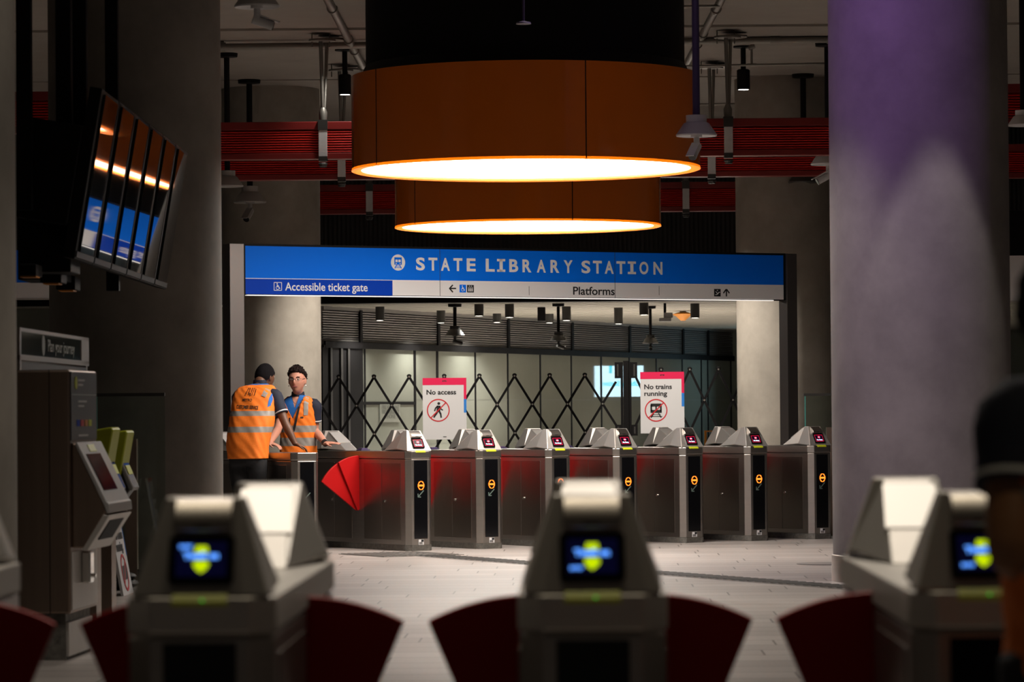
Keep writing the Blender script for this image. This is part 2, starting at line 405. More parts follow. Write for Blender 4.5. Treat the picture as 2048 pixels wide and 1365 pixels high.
beam('red ribbed beam glimpsed right of the purple lit column', 1830, 2300, 40.7, (1900, 2200))
beam('lower red ribbed beam glimpsed right of the purple lit column', 1830, 2300, 50.0, (1900, 2200))
# ---------------------------------------------------------------- pipes at the ceiling
def pipe(label, pts, r, joints=(), m='galv'):
    t = thing('ceiling_pipe', label, 'pipe', pts[0])
    o = V(pts[0]); mb = MB(); mb.tube([V(p) - o for p in pts], r, 12); mb.build('tube', MT[m], t, smooth=40)
    d = (V(pts[-1]) - o)
    for j in joints:
        c = d * j; e = d.normalized() * .06
        mb = MB(); mb.cyl(c - e, c + e, r * 1.3); mb.build('coupling', MT[m], t, smooth=40)
        mb = MB(); mb.cyl((c.x, c.y, c.z), (c.x, c.y, CEIL - o.z), .015); mb.cyl((c.x - .04, c.y, CEIL - o.z - .05), (c.x + .04, c.y, CEIL - o.z - .02), .03); mb.build('support_rod', MT['galv'], t)
pz = lambda px, py, Y: tuple(P(px, py, Y))
pipe('long galvanised pipe crossing under the ceiling', [pz(300, 96, 46), pz(1720, 78, 46)], .045, (.1, .245, .88, .96))
pipe('galvanised pipe running back beside the left of the drum lamp', [pz(640, -30, 40), pz(742, 165, 51)], .05, (.2, .5, .62, .8))
pipe('galvanised pipe running back beside the right of the drum lamp', [pz(1462, -38, 40), pz(1362, 150, 51)], .05, (.25, .5, .62))
pipe('thin conduit under the ceiling right of the drum lamp', [pz(1300, 134, 47), pz(1670, 127, 47)], .016, (.55,))
pipe('thin conduit near the top right of the ceiling', [pz(1320, 14, 42), pz(1440, 12, 42)], .018)
pipe('lower thin conduit right of the drum lamp', [pz(1380, 209, 52), pz(1475, 208, 52)], .014)
# ---------------------------------------------------------------- pendant spots
def can_light(label, px, py_bot, Y, d, h, m='black', ceil=CEIL, group=None, glow='led_white', rod=True):
    c = P(px, py_bot, Y)
    t = thing('can_downlight', label, 'downlight', tuple(c), 0, group)
    mb = MB(); mb.lathe([(d / 2 - .012, .012), (d / 2, 0), (d / 2, h), (d / 2 - .02, h + .015)], seg=24, cap=True); mb.build('can', MT[m], t, smooth=35)
    mb = MB(); mb.lathe([(d / 2 - .018, -.004), (.002, -.004)], seg=20); mb.build('lens', MT[glow], t)
    if rod and c.z + h < ceil - .03:
        mb = MB(); mb.cyl((0, 0, h), (0, 0, ceil - c.z), .035, seg=12); mb.lathe([(.02, -.03), (.13, -.02), (.13, 0)], (0, 0, ceil - c.z), 20); mb.build('stem', MT['black'], t, smooth=40)
    return t
can_light('black pendant spotlight beside the left of the big drum lamp', 690, 189, 47.2, .165, .25)
can_light('black pendant spotlight beside the right of the big drum lamp', 1487, 179, 47.2, .172, .25)
lows = [(648, 634, 61.5, 'partly hidden behind the left far column edge'), (760, 641, 62, 'above the plain pale wall, second from the left'),
        (882, 646, 64.4, 'just left of the first far camera'), (958, 632, 60.8, 'just right of the first far camera'),
        (994, 645, 66.8, 'short looking, between two taller ones'), (1019, 635, 61, 'tall one right of a short looking one'),
        (1099, 646, 67.2, 'short, left of the middle far camera'), (1133, 641, 62.6, 'just right of the middle far camera pole'),
        (1237, 648, 63.6, 'left of the farthest right camera'), (1288, 630, 60.8, 'directly above the farthest right camera'),
        (1390, 636, 61.5, 'rightmost under the low ceiling beside the column')]
for px, py, Y, lab in lows:
    c = P(px, py, Y)
    can_light('grey can downlight on the low ceiling, ' + lab, px, py, Y, .155, LOWC - c.z, 'dark', LOWC, 'can downlights on the low ceiling', rod=False)
# ---------------------------------------------------------------- cameras on dishes
def cctv(label, px, py_rim, Y, dish_px, ceil, yaw, pitch=25, m='lightgrey', pole='black', name='security_camera', cam=True, sc=1., coll=1.):
    c = P(px, py_rim, Y); r = dish_px / 2 / SC(Y); k = r / .18
    t = thing(name, label, 'camera' if cam else 'ceiling dish', tuple(c))
    mb = MB(); mb.cyl((0, 0, .1 * k), (0, 0, ceil - c.z), .032 * k, seg=14); mb.lathe([(.03 * k, -.06), (.12 * k, -.05), (.125 * k, 0)], (0, 0, ceil - c.z), 20); mb.build('pole', MT[pole], t, smooth=40)
    mb = MB(); mb.lathe([(.09 * k, .10 * k), (.09 * k, .17 * k), (.03 * k, .172 * k)], seg=28); mb.build('collar', MT[m], t, smooth=40)
    mb = MB(); mb.lathe([(.09 * k, .11 * k), (.11 * k, .10 * k), (.165 * k, .02 * k), (.18 * k, 0), (.175 * k, -.012 * k), (.13 * k, .004), (.05 * k, .01 * k)], seg=36); mb.build('dish', MT[m], t, smooth=40)
    if cam:
        mb = MB(); mb.cyl((0, 0, .02 * k), (0, 0, -.02 * k), .05 * k); mb.cyl((0, 0, 0), (0, 0, -.09 * k), .026 * k); mb.ball((0, 0, -.09 * k), .03 * k); mb.build('bracket', MT[m], t, smooth=40)
        T = M.Translation((0, 0, -.115 * k)) @ M.Rotation(R(yaw), 4, 'Z') @ M.Rotation(R(-pitch), 4, 'X')
        mb = MB(); mb.T = T; mb.cyl((0, -.035 * k, 0), (0, .13 * k, 0), .036 * k, seg=20); mb.bar((0, -.02 * k, .043 * k), (0, .17 * k, .043 * k), .075 * k, .008 * k, (0, 0, 1)); mb.build('camera_body', MT[m], t, smooth=40)
        mb = MB(); mb.T = T; mb.cyl((0, .13 * k, 0), (0, .136 * k, 0), .034 * k, seg=20); mb.build('lens', MT['black_gloss'], t)
    return t
cctv('pale security camera on a pole lit purple beside the drum lamp', 1393, 270, 31.0, 83, CEIL, 155, 40, pole='purple')  # pole colour carries the purple light that falls on it
cctv('security camera at the top edge of the view by the thick column', 514, 12, 24.0, 92, CEIL, -78, 18)
cctv('security camera under its dish in front of the left far column', 500, 404, 51.4, 66, CEIL, 160, 38, m='grey')
cctv('grey dish beside the right edge of the left thick column', 455, 372, 47.6, 64, CEIL, 90, 20, m='grey', cam=False, name='ceiling_dish')
cctv('security camera half hidden by the purple lit column', 1657, 328, 46.8, 72, CEIL, 100, 28)
cctv('dark dish without a visible camera in front of the right far column', 1608, 364, 51.2, 64, CEIL, 0, m='dark', cam=False, name='ceiling_dish')
cctv('first far security camera from the left under the low ceiling', 910, 671, 60.6, 40, LOWC, -70, 15, m='dark')
cctv('middle far security camera under the low ceiling', 1117, 681, 60.8, 35, LOWC, -60, 18, m='dark')
cctv('far security camera facing forward, above the trains poster', 1301, 686, 62.6, 33, LOWC, 180, 10, m='dark')
# small ceiling items
t = thing('pendant_sensor', 'thin dark rod with a small disc in front of the black collar', 'sensor', tuple(P(1047, 48, 26)))
mb = MB(); mb.cyl((0, 0, 0), (0, 0, CEIL - t.location.z), .008); mb.build('rod', MT['purple'], t)
mb = MB(); mb.lathe([(.055, 0), (.05, .012), (.012, .02)], seg=20, cap=True); mb.build('disc', MT['purple'], t, smooth=40)
t = thing('speaker_box', 'black box hanging under the low ceiling by a short can light', 'box', tuple(P(1083, 643, 63)))
mb = MB(); mb.box(-.07, .07, -.07, .07, 0, LOWC - t.location.z); mb.build('case', MT['black'], t, bevel=.01)
t = thing('projector', 'white projector on a short black pole under the low ceiling', 'projector', tuple(P(1330, 640, 61.2)))
mb = MB(); mb.box(-.1, .1, -.1, .1, -.03, .03); mb.box(-.02, .13, -.08, .08, .03, .12); mb.build('case', MT['grey'], t, bevel=.01)
mb = MB(); mb.cyl((0, 0, .03), (0, 0, LOWC - t.location.z), .022); mb.build('pole', MT['black'], t)
t = thing('ceiling_cone', 'amber cone shaped fitting on the low ceiling near the right column', 'ceiling fitting', tuple(P(1366, 632, 66)))
mb = MB(); mb.lathe([(.04, -.09), (.13, -.01), (.2, .03), (.02, .08)], seg=24, cap=True); mb.build('shade', MT['amber'], t, smooth=40)
mb = MB(); mb.cyl((0, 0, .06), (0, 0, LOWC - t.location.z), .06); mb.build('stem', MT['lightgrey'], t)
t = cctv('pale ceiling dish with an amber rim at the right edge of the view', 2046, 250, 36, 62, CEIL, 0, cam=False, name='ceiling_dish')
# ---------------------------------------------------------------- drain and tactile patch
def floor_strip(name, label, cat, p0, p1, w, m, bars=0):
    d = p1 - p0; L = d.length; t = thing(name, label, cat, p0, math.atan2(d.y, d.x))
    mb = MB(); mb.box(0, L, -w / 2, w / 2, 0, .004); mb.build('frame', MT[m], t)
    mb = MB()
    for k in range(int(L / .12)): mb.box(.02 + k * .12, .08 + k * .12, -w / 2 + .03, w / 2 - .03, .004, .009)
    mb.build('slots', MT['slot'], t)
floor_strip('floor_drain', 'dark slotted drain strip running diagonally across the floor', 'drain', PF(800, 1107.5), PF(1760, 1181), .34, 'tactile')
c = PF(802, 1110)
t = thing('tactile_mat', 'dark studded tactile patch on the floor before the red flap gate', 'tactile paving', c, R(30))
mb = MB(); mb.box(-.42, .42, -.45, .45, 0, .005); mb.build('base', MT['tactile'], t)
mb = MB()
for i in range(12):
    x = -.405 + i * .068; mb.box(x, x + .03, -.43, .43, .005, .01)
mb.build('studs', MT['tactile'], t)
o = mb = None
t = thing('floor_grate', 'small dark floor grate beside the base of the purple lit column', 'grate', PF(1652, 1129))
mb = MB(); mb.lathe([(.25, 0), (.25, .006), (.2, .01)], seg=24, cap=True); mb.build('plate', MT['tactile'], t, smooth=40)
# ---------------------------------------------------------------- fare gates (local: front faces -y, length along +y)
GL = 1.85
def outline(o=0.):
    a, b, c = .0975 + o * .4, .145 + o, .048
    return [(-a, -o), (a, -o), (b, c), (b, GL - c), (a, GL + o), (-a, GL + o), (-b, GL - c), (-b, c)]
def flap_mesh(sgn, wide):
    mb = MB(); R0 = .49; z0 = .415; ym = GL / 2; x0 = sgn * .132
    def sect(a0, a1, y0, y1, r=R0, blunt=0):
        pts = [(x0, z0 - .03)]
        for k in range(13):
            a = R(a0 + (a1 - a0) * k / 12); pts.append((x0 + sgn * r * math.sin(a), z0 + r * math.cos(a)))
        pts.append((x0 + sgn * .03, z0 - .045))
        mb.prism_y(pts, y0, y1)
    if wide:
        sect(0, 30, ym - .025, ym); sect(27, 60, ym + .002, ym + .027, .48)
    else: sect(0, 28, ym - .012, ym + .012)
    return mb
def make_gate(label, near=False, hood=True, left='single', right='single', group=None):
    t = thing('fare_gate', label, 'fare gate', group=group)
    mb = MB(); mb.prism(outline(), .055, .872); mb.build('cabinet', MT['steel'], t, bevel=.004)
    mb = MB(); mb.prism(outline(.003), 0, .055); mb.build('plinth', MT['plinth'], t)
    mb = MB(); mb.prism(outline(.004), .878, .95); mb.prism(outline(-.01), .868, .88); mb.build('top_plate', MT['steel_bright' if near else 'steel'], t, bevel=.008)
    for y0, y1 in ((-.006, .002), (GL - .002, GL + .006)):
        mb = MB(); mb.box(-.072, .072, y0, y1, .115, .86); mb.build('front_glass', MT['black_gloss'], t)
    for s in (-1, 1):
        for a, b in ((.13, .47), (.476, .81), (1.04, 1.374), (1.38, 1.72)):
            mb = MB(); x = s * .145; mb.box(min(x, x + s * .004), max(x, x + s * .004), a, b, .10, .835); d = mb.build('access_door', MT['steel_door_shaded'], t, bevel=.002)
            if a in (.13, 1.38):
                yl = b - .045 if a == .13 else a + .045
                mb = MB(); mb.cyl((x, yl, .47), (x + s * .012, yl, .47), .012, seg=12); mb.build('lock', MT['chrome'], d, smooth=40)
    for s, k in ((-1, left), (1, right)):
        if k: flap_mesh(s, k == 'wide').build('flap', MT['red_flap'], t, bevel=.004)
    # hoods at both ends
    for e in ((0, 1) if hood else (1,)):
        T = M.Identity(4) if e == 0 else TR(0, GL, 0) @ M.Rotation(PI, 4, 'Z')
        z0, z1 = .951, 1.146
        mb = MB(); mb.T = T
        b = [(-.138, .015, z0), (.138, .015, z0), (.142, .21, z0 + .02), (.07, .57, z0), (-.07, .57, z0), (-.142, .21, z0 + .02)]
        q = [(-.077, .12, z1), (.077, .12, z1), (.077, .18, z1), (.05, .20, z1 - .004), (-.05, .20, z1 - .004), (-.077, .18, z1)]
        mb.loft([b, q]); h = mb.build('reader_hood', MT['steel_bright'], t, bevel=.005)
        # pale flat insert on the rear slope
        n = V((0, .195, .36)).normalized(); c = V((0, .375, (z0 + z1) / 2 + .002)); ax = V((0, .36, -.195)).normalized()
        mb = MB(); mb.T = T
        mb.loft([[c + V((sx * w, 0, 0)) + ax * l + n * d for sx, l, w in ((-1, -.16, .062), (1, -.16, .062), (1, .05, .072), (-1, .05, .072))] for d in (-.008, .005)])
        mb.build('rear_panel', MT['insert'], h)
        sl = V((0, .105, z1 - z0)).normalized(); nn = V((0, -sl.z, sl.y))
        Tm = T @ M.Translation(V((0, .015, z0)) + sl * .078 + nn * .001) @ M(((1, 0, 0, 0), (0, sl.y, nn.y, 0), (0, sl.z, nn.z, 0), (0, 0, 0, 1)))
        def rr(w, hh, r, n=5):
            o = []
            for cx, cy, a0 in ((w - r, hh - r, 0), (-w + r, hh - r, 90), (-w + r, -hh + r, 180), (w - r, -hh + r, 270)):
                for k in range(n): a = R(a0 + 90 * k / (n - 1)); o.append((cx + r * math.cos(a), cy + r * math.sin(a)))
            return o
        mb = MB(); mb.T = Tm; mb.prism(rr(.065, .053, .012), -.006, .009); sc = mb.build('screen', MT['black_gloss'], t)
        mb = MB(); mb.T = Tm; z = .0105
        D = [MT[k] for k in ('d_navy', 'd_red', 'd_white', 'd_blue', 'd_lime')]
        mb.prism([(-.05, -.038), (.05, -.038), (.05, .038), (-.05, .038)], .0085, z)
        if not near:
            mb.mi = 1
            for x0, x1, y0, y1 in ((-.05, .05, .033, .038), (-.05, .05, -.038, -.033), (-.05, -.046, -.038, .038), (.046, .05, -.038, .038)): mb.box(x0, x1, y0, y1, z, z + .001)
            mb.prism([(.016 * math.cos(a * PI / 10), .011 + .016 * math.sin(a * PI / 10)) for a in range(20)], z, z + .001)
            mb.mi = 2; mb.box(-.011, .011, .007, .0145, z + .001, z + .002)
            mb.text('No Entry', .019, TR(0, -.020, z + .001), 'CENTER', .0008)
        else:
            mb.mi = 4
            mb.prism([(-.014, .014), (.014, .014), (.011, .028), (-.011, .028)], z, z + .001)
            mb.prism([(-.016, -.013), (-.010, -.023), (0, -.031), (.010, -.023), (.016, -.013), (.012, -.005), (-.012, -.005)], z, z + .001)
            mb.mi = 3
            mb.text('Touch on', .0175, TR(0, .006, z + .002), 'CENTER', .0012)
            lo = -.028 if near == 'low' else .026
            mb.text('ENTRY', .008, TR(-.044, lo, z + .002), 'LEFT', .0006)
        mb.build('display', D, sc)
        mb = MB(); mb.T = T
        prof = []
        for k in range(7):
            a = k / 6; z = z1 - .004 - .062 * a; y = .12 - .105 * (z1 - z) / (z1 - z0)
            prof.append((y - .030 * math.sin(PI * min(1, a * .62 + .05)), z))
        mb.prism_x(prof + [(.09, z1 - .07), (.125, z1 - .002)], -.058, .058); mb.build('card_slot', MT['steel'], h, smooth=50, bevel=.003)
        mb = MB(); mb.T = T; mb.box(-.016, .016, .060, .066, z1 - .063, z1 - .055); mb.build('slot_opening', MT['black'], h)
        mb = MB(); mb.T = T; mb.prism_x([(-.008, .934), (-.010, .942), (.010, .9575), (.016, .956), (.016, .934)], -.056, .056); mb.build('reader_strip', MT['lime'], t, bevel=.003)
        if near:
            mb = MB(); mb.T = T; mb.ball((.006, -.007, .945), .0022, 8, 6); mb.build('indicator_lamp', MT['led_green'], t)
    mb = MB(); mb.prism([(-.05, 1.02), (.05, 1.02), (.05, 1.12), (-.05, 1.12)], .95, .962); mb.prism([(-.035, 1.035), (.035, 1.035), (.035, 1.105), (-.035, 1.105)], .962, .975); mb.build('sensor_puck', MT['purple'], t, bevel=.004)
    # LED no-entry ring, arrow and rating sticker on the front glass
    if hood and not near:
        mb = MB(); c = .0056
        for i in range(-6, 7):
            for j in range(-8, 9):
                x, z = i * c, j * c; d = math.hypot(x / .034, z / .0415)
                if .83 < d < 1.06 or (abs(j) <= 1 and abs(i) < 5): mb.box(x - .0025, x + .0025, -.009, -.0065, .622 + z - .0025, .622 + z + .0025)
        mb.build('no_entry_light', MT['led_orange'], t)
    mb = MB()
    mb.bar((.03, -.0068, .575), (-.032, -.0068, .515), .010, .0008, (0, 1, 0)); mb.bar((-.034, -.0068, .513), (-.034, -.0068, .545), .009, .0008); mb.bar((-.036, -.0068, .513), (-.002, -.0068, .513), .009, .0008)
    mb.build('arrow_mark', MT['dirty'], t)
    mb = MB(); mb.box(-.028, .028, -.004, -.001, .058, .108); mb.mi = 1; mb.box(.0, .026, -.005, -.004, .086, .106)
    for k in range(4): mb.box(-.024, .02 - .006 * (k % 2), -.005, -.004, .063 + k * .006, .066 + k * .006)
    mb.build('rating_sticker', [MT['white'], MT['ink']], t)
    return t
PH = R(30.)
GU, GV = V((math.cos(PH), math.sin(PH), 0)), V((-math.sin(PH), math.cos(PH), 0))
GP = 0.774
G1 = V((-.881, 34.3, 0))
def far_gate_at(t, k):
    t.location = G1 + GU * k; t.rotation_euler.z = R(33)
    return t
far_gate_at(make_gate('steel fare gate with a bare top that the man in the orange vest leans on', hood=False, left=None, right='wide'), -1.208)
far_gate_at(make_gate('steel fare gate with the large two piece red flap facing the two staff', left='wide'), 0)
g = make_gate('steel fare gate just right of the No access poster')
labs = [None, 'steel fare gate partly hidden by the hood of the central near gate',
        'far steel fare gate below the reflected bright screen, left of the trains poster',
        'steel fare gate whose hood overlaps the No trains running poster',
        'far steel fare gate left of the plain far column, second from the right',
        'far steel fare gate at the right end beside the glass screen']
for i in range(6):
    o = far_gate_at(g if i == 0 else copy_tree(g), GP * (i + 1))
    if i: o['label'] = labs[i]
n0 = make_gate('blurred near fare gate in the centre of the foreground with a lit arrow screen', near='low')
NX, NS, NY = .155, .776, 7.11
n0.location = (NX, NY, 0); n0.rotation_euler.z = R(-.9)
n1 = make_gate('blurred near fare gate in front of the ticket machine with a lit arrow screen', near='high')
n1.location = (NX - NS, NY, 0); n1.rotation_euler.z = R(-.9)
n2 = copy_tree(n0); n2.location = (NX + NS, NY, 0); n2['label'] = 'blurred near fare gate on the right that the person in navy stands before'
n3 = copy_tree(n1); n3.location = (NX - 2 * NS, NY, 0); n3['label'] = 'blurred near fare gate at the left edge with only its rear hood visible'
# ---------------------------------------------------------------- station sign portal
SV = 2.10
B0 = G1 + GV * SV
def sk(px):
    a = (px - 1024) / FPX
    return (a * B0.y - B0.x) / (GU.x - a * GU.y)
k0 = sk(470)
SO = B0 + GU * k0
def sx(px): return sk(px) - k0
def sz(px, py):
    p = SO + GU * sx(px); return P(px, py, p.y).z
t = thing('station_sign', 'long blue and white station name sign on two steel posts over the far gates', 'sign', SO, PH)
xl, xr = sx(489), sx(1565)
zt, zb = (sz(489, 487) + sz(1565, 512.5)) / 2, (sz(489, 589) + sz(1565, 602.8)) / 2
zm = (sz(700, 558) + sz(1500, 571)) / 2
mb = MB()
for a, b in ((455, 484), (1569, 1589)):
    mb = MB(); mb.box(sx(a), sx(b), -.06, .10, 0, zt + .01); mb.build('post', MT['post_steel'], t, bevel=.004)
    mb = MB(); mb.box(sx(a) - .06, sx(b) + .06, -.12, .16, 0, .02); mb.build('base_plate', MT['post_steel'], t)
mb = MB(); mb.box(sx(484), sx(1569), -.03, .11, zt - .01, zt + .012); mb.box(sx(484), xl, -.03, .11, zb, zt); mb.box(xr, sx(1569), -.03, .11, zb, zt); mb.box(xl, xr, .0, .11, zb, zt); mb.build('case', MT['black'], t)
mb = MB(); mb.box(xl, xr, -.03, 0, zm, zt - .01); mb.build('name_panel', MT['blue'], t)
xa = sx(783)
mb = MB(); mb.box(xl, xa, -.03, 0, zb + .01, zm - .006); mb.build('gate_panel', MT['deepblue'], t)
mb = MB(); mb.box(xa, xr, -.03, 0, zb + .01, zm); mb.box(xl, xa, -.031, 0, zm - .006, zm); mb.build('direction_panel', MT['white'], t)
mb = MB(); mb.box(xl + .02, sx(1545), -.03, .02, zb - .006, zb + .002); mb.build('edge_light', mat('sign edge light', (.8, .8, .8), .4, emit=(1, .93, .85), es=.9), t)
for px in (878, 1228):
    mb = MB(); mb.box(sx(px) - .0025, sx(px) + .0025, -.0312, -.03, zb + .01, zt - .01); mb.build('panel_seam', MT['dark'], t)
# lettering
mb = MB(); F = -.0315
glyph = dict(zip((839, 864, 889, 914, 940.5, 978.5, 1000.5, 1025.6, 1052, 1080.7, 1108, 1134.5, 1170, 1193, 1216.5, 1240, 1262, 1286, 1314), 'STATELIBRARYSTATION'))
for px, ch in glyph.items():
    me = text_mesh(ch, .2, 'CENTER', .006, .001)
    xs = [v.co.x for v in me.vertices]; ys = [v.co.y for v in me.vertices]
    w, h = max(xs) - min(xs), max(ys) - min(ys)
    q = (px - 839) / (1314 - 839); H = sz(px, 515.5 + 9.0 * q) - sz(px, 541.5 + 8.5 * q); zc = sz(px, 528.5 + 8.7 * q)
    Wt = sx(px + 9.3) - sx(px - 9.3)
    if ch == 'I':
        c = sx(px); mb.box(c - .019, c + .019, F, -.03, zc - H / 2, zc + H / 2)
        for s in (-1, 1): z = zc + s * (H / 2 - .0125); mb.box(c - Wt * .44, c + Wt * .44, F, -.03, z - .0125, z + .0125)
        continue
    T = TR(sx(px), F, zc) @ UPR @ M.Diagonal((Wt * .96 / w, H / h, 1, 1)) @ TR(-(max(xs) + min(xs)) / 2, -(max(ys) + min(ys)) / 2, 0)
    mb.mesh(me, T)
def line(mb, body, pa, pb, pyc, caph, bold=.0, F=F):
    me = text_mesh(body, .1, 'LEFT', bold, .001)
    xs = [v.co.x for v in me.vertices]; w = max(xs) - min(xs)
    px = (pa + pb) / 2; cm = text_mesh('H', .1, 'LEFT', bold, .001); ys = [v.co.y for v in cm.vertices]; h = max(ys) - min(ys)
    H = sz(px, pyc - caph / 2) - sz(px, pyc + caph / 2)
    T = TR(sx(pa), F, sz(px, pyc)) @ UPR @ M.Diagonal(((sx(pb) - sx(pa)) / w, H / h, 1, 1)) @ TR(-min(xs), -(max(ys) + min(ys)) / 2, 0)
    mb.mesh(me, T)
mb.build('name_lettering', MT['white'], t); mb = MB()
line(mb, 'Accessible ticket gate', 568, 733, 574.5, 16, .0012)
mb.build('gate_lettering', MT['white'], t)
mb = MB(); line(mb, 'Platforms', 1144, 1227, 582.5, 16, .0012)
mb.build('platform_lettering', MT['ink'], t)
for px in (1056, 1316): mb = MB(); mb.box(sx(px) - .002, sx(px) + .002, F, -.03, sz(px, 591), sz(px, 573)); mb.build('divider_line', MT['ink'], t)
mb = MB()
def bx(p0, p1, y0, y1, f=F): mb.box(sx(p0), sx(p1), f, -.03, sz((p0 + p1) / 2, y1), sz((p0 + p1) / 2, y0))
def br(p0, y0, p1, y1, w=.014, f=F): mb.bar((sx(p0), f, sz(p0, y0)), (sx(p1), f, sz(p1, y1)), w, .002)
br(897, 577.5, 910, 577.5); br(896.5, 578, 903.5, 570.5); br(896.5, 577, 903.5, 585); mb.build('left_arrow', MT['ink'], t); mb = MB()
br(1450.5, 579.5, 1450.5, 593.5); br(1450.2, 579, 1444.5, 587); br(1450.8, 579, 1456.5, 587); mb.build('up_arrow', MT['ink'], t); mb = MB()
bx(932, 945.5, 570.5, 585.5); mb.build('lift_symbol', MT['ink'], t); mb = MB(); bx(1426, 1439, 578.5, 593.5); mb.build('escalator_symbol', MT['ink'], t)
mb = MB(); bx(917, 930, 570, 585.5); mb.build('access_symbol', MT['blue'], t)
mb = MB()
def chair(p, y, s, f):                   # seated figure with wheel
    c = V((sx(p), f, sz(p, y)))
    e = .012 * s
    disc(mb, c + V((-.006 * s, 0, .024 * s)), .0055 * s, f, f + .002, 12)
    mb.bar(c + V((-.006 * s, 0, .016 * s)), c + V((-.004 * s, 0, -.004 * s)), .0075 * s, .002)
    mb.bar(c + V((-.006 * s, 0, -.004 * s)), c + V((.013 * s, 0, -.004 * s)), .0055 * s, .002)
    mb.bar(c + V((.012 * s, 0, -.003 * s)), c + V((.020 * s, 0, -.022 * s)), .0055 * s, .002)
    mb.bar(c + V((-.004 * s, 0, .008 * s)), c + V((.010 * s, 0, .008 * s)), .0045 * s, .002)
    annulus(mb, c + V((-.002 * s, 0, -.012 * s)), .0125 * s, .0165 * s, f, f + .002, 20)
G = F - .001
chair(923.5, 577.5, 1.05, G); chair(553.5, 573.5, 1.15, F)
for a, b in (((546, 565.5), (561, 565.5)), ((546, 581.3), (561, 581.3)), ((546, 565.5), (546, 581.3)), ((561, 565.5), (561, 581.3))): br(a[0], a[1], b[0], b[1], .006)
for q in (935.5, 938.8, 942): bx(q - 1, q + 1, 577.5, 583.5, G); disc(mb, (sx(q), 0, sz(q, 576)), .005, G, G + .001, 10)
for q in (936.5, 940.5): br(q, 573.5, q + .1, 572.2, .01, G)
br(1428, 590, 1431, 590, .006, G); br(1431, 590, 1436, 585, .009, G); br(1429, 583.5, 1433.5, 589, .006, G); br(1436, 585, 1438, 585, .006, G); disc(mb, (sx(1432.5), 0, sz(1432.5, 581.5)), .006, G, G + .001, 10)
mb.build('white_symbols', MT['white'], t)
c = V((sx(794.3), 0, sz(794.3, 525.7))); rad = 16.4 / SC(36)
mb = MB(); disc(mb, c, rad, F, -.03, 40); mb.build('emblem_disc', MT['white'], t)
mb = MB(); u = rad / 16.4
def e(x0, x1, z0, z1, f=G): mb.box(c.x + x0 * u, c.x + x1 * u, f, F, c.z + z0 * u, c.z + z1 * u)
e(-8.5, 8.5, 6, 10.5); e(-8.5, -6, -1, 8); e(6, 8.5, -1, 8); e(-8.5, 8.5, -4.5, .8); e(-.7, .7, 0, 7)
for s in (-1, 1): mb.bar((c.x + s * 3 * u, G, c.z - 4.5 * u), (c.x + s * 7.5 * u, G, c.z - 12 * u), 1.5 * u, .002)
e(-6.2, 6.2, -7.2, -6.2); e(-7.8, 7.8, -10.3, -9.2)
mb.build('train_emblem', MT['blue'], t)
mb = MB(); f2 = G - .001
for s in (-1, 1): disc(mb, (c.x + s * 4.6 * u, 0, c.z - 2.2 * u), 1.2 * u, f2, G, 10)
mb.build('emblem_lights', MT['white'], t)
# other overhead signs glimpsed left and right
for lab, pa, pb, Y, y0, y1, ym in (('blue and white overhead sign end glimpsed left of the thick column', -20, 130, 41, 500, 598, 566), ('pale overhead sign end glimpsed right of the purple lit column', 1980, 2200, 41, 420, 602, 512)):
    a = P(pa, y1, Y); b = P(pb, y0, Y); zmid = P(pa, ym, Y).z
    q = thing('overhead_sign', lab, 'sign', (a.x, Y, a.z))
    mb = MB(); mb.box(0, b.x - a.x, 0, .12, 0, zmid - a.z); mb.build('direction_panel', MT['white'], q)
    mb = MB(); mb.box(0, b.x - a.x, 0, .12, zmid - a.z, b.z - a.z); mb.build('name_panel', MT['blue' if pa < 0 else 'black'], q)
    mb = MB(); mb.box(0, b.x - a.x, -.01, .05, -.015, 0); mb.build('edge_light', MT['steel_bright'], q)
    for x in (.05,):
        mb = MB(); mb.box(x, x + .1, .02, .1, b.z - a.z, CEIL - a.z); mb.build('hanger', MT['black'], q)
# ---------------------------------------------------------------- folding lattice barrier
LY = 54.4
def lattice(label, pxs, hx, hz, ztop, n, clip0, clip1, reach=4):
    xs = [P(p, 755, LY).x for p in pxs]
    t = thing('lattice_barrier', label, 'barrier', (0, LY, 0))
    c0, c1 = P(clip0, 755, LY).x, P(clip1, 755, LY).x
    piv = []
    for li, sg in ((0, 1), (1, -1)):
        mb = MB()
        for x in xs:
            xa, za, xb, zb_ = x, ztop, x + sg * hx * reach, ztop - hz * reach
            def cl(xc):
                q = (xc - xa) / (xb - xa); return (xc, za + (zb_ - za) * q)
            if not c0 <= xa <= c1:
                xc = c0 if xa < c0 else c1
                if (xb < c0) if xa < c0 else (xb > c1): continue
                (xa_, za_) = cl(xc)
            else: xa_, za_ = xa, za
            if xb < c0: xb, zb_ = cl(c0)
            elif xb > c1: xb, zb_ = cl(c1)
            mb.bar((xa_, li * .014, za_), (xb, li * .014, zb_), .036, .010)
        mb.build('lattice_bars', MT['black'], t)
    mb = MB()
    for i in range(2 * len(xs)):
        for j in range(reach + 1):
            x = xs[0] + i * hx; z = ztop - j * hz
            if (i + j) % 2 == 0 and c0 - .01 <= x <= c1 + .01: mb.cyl((x, -.012, z), (x, .02, z), .014, seg=8)
    mb.build('rivets', MT['galv'], t)
    for x in xs:
        if c0 <= x <= c1:
            mb = MB(); mb.ball((x, .005, ztop + .014), (.036, .014, .028), 10, 6); mb.build('cap', MT['black'], t)
            mb = MB(); mb.cyl((x, .03, 0), (x, .03, .06), .025); mb.box(x - .01, x + .01, .02, .04, .05, ztop - hz * 4); mb.build('castor', MT['black'], t)
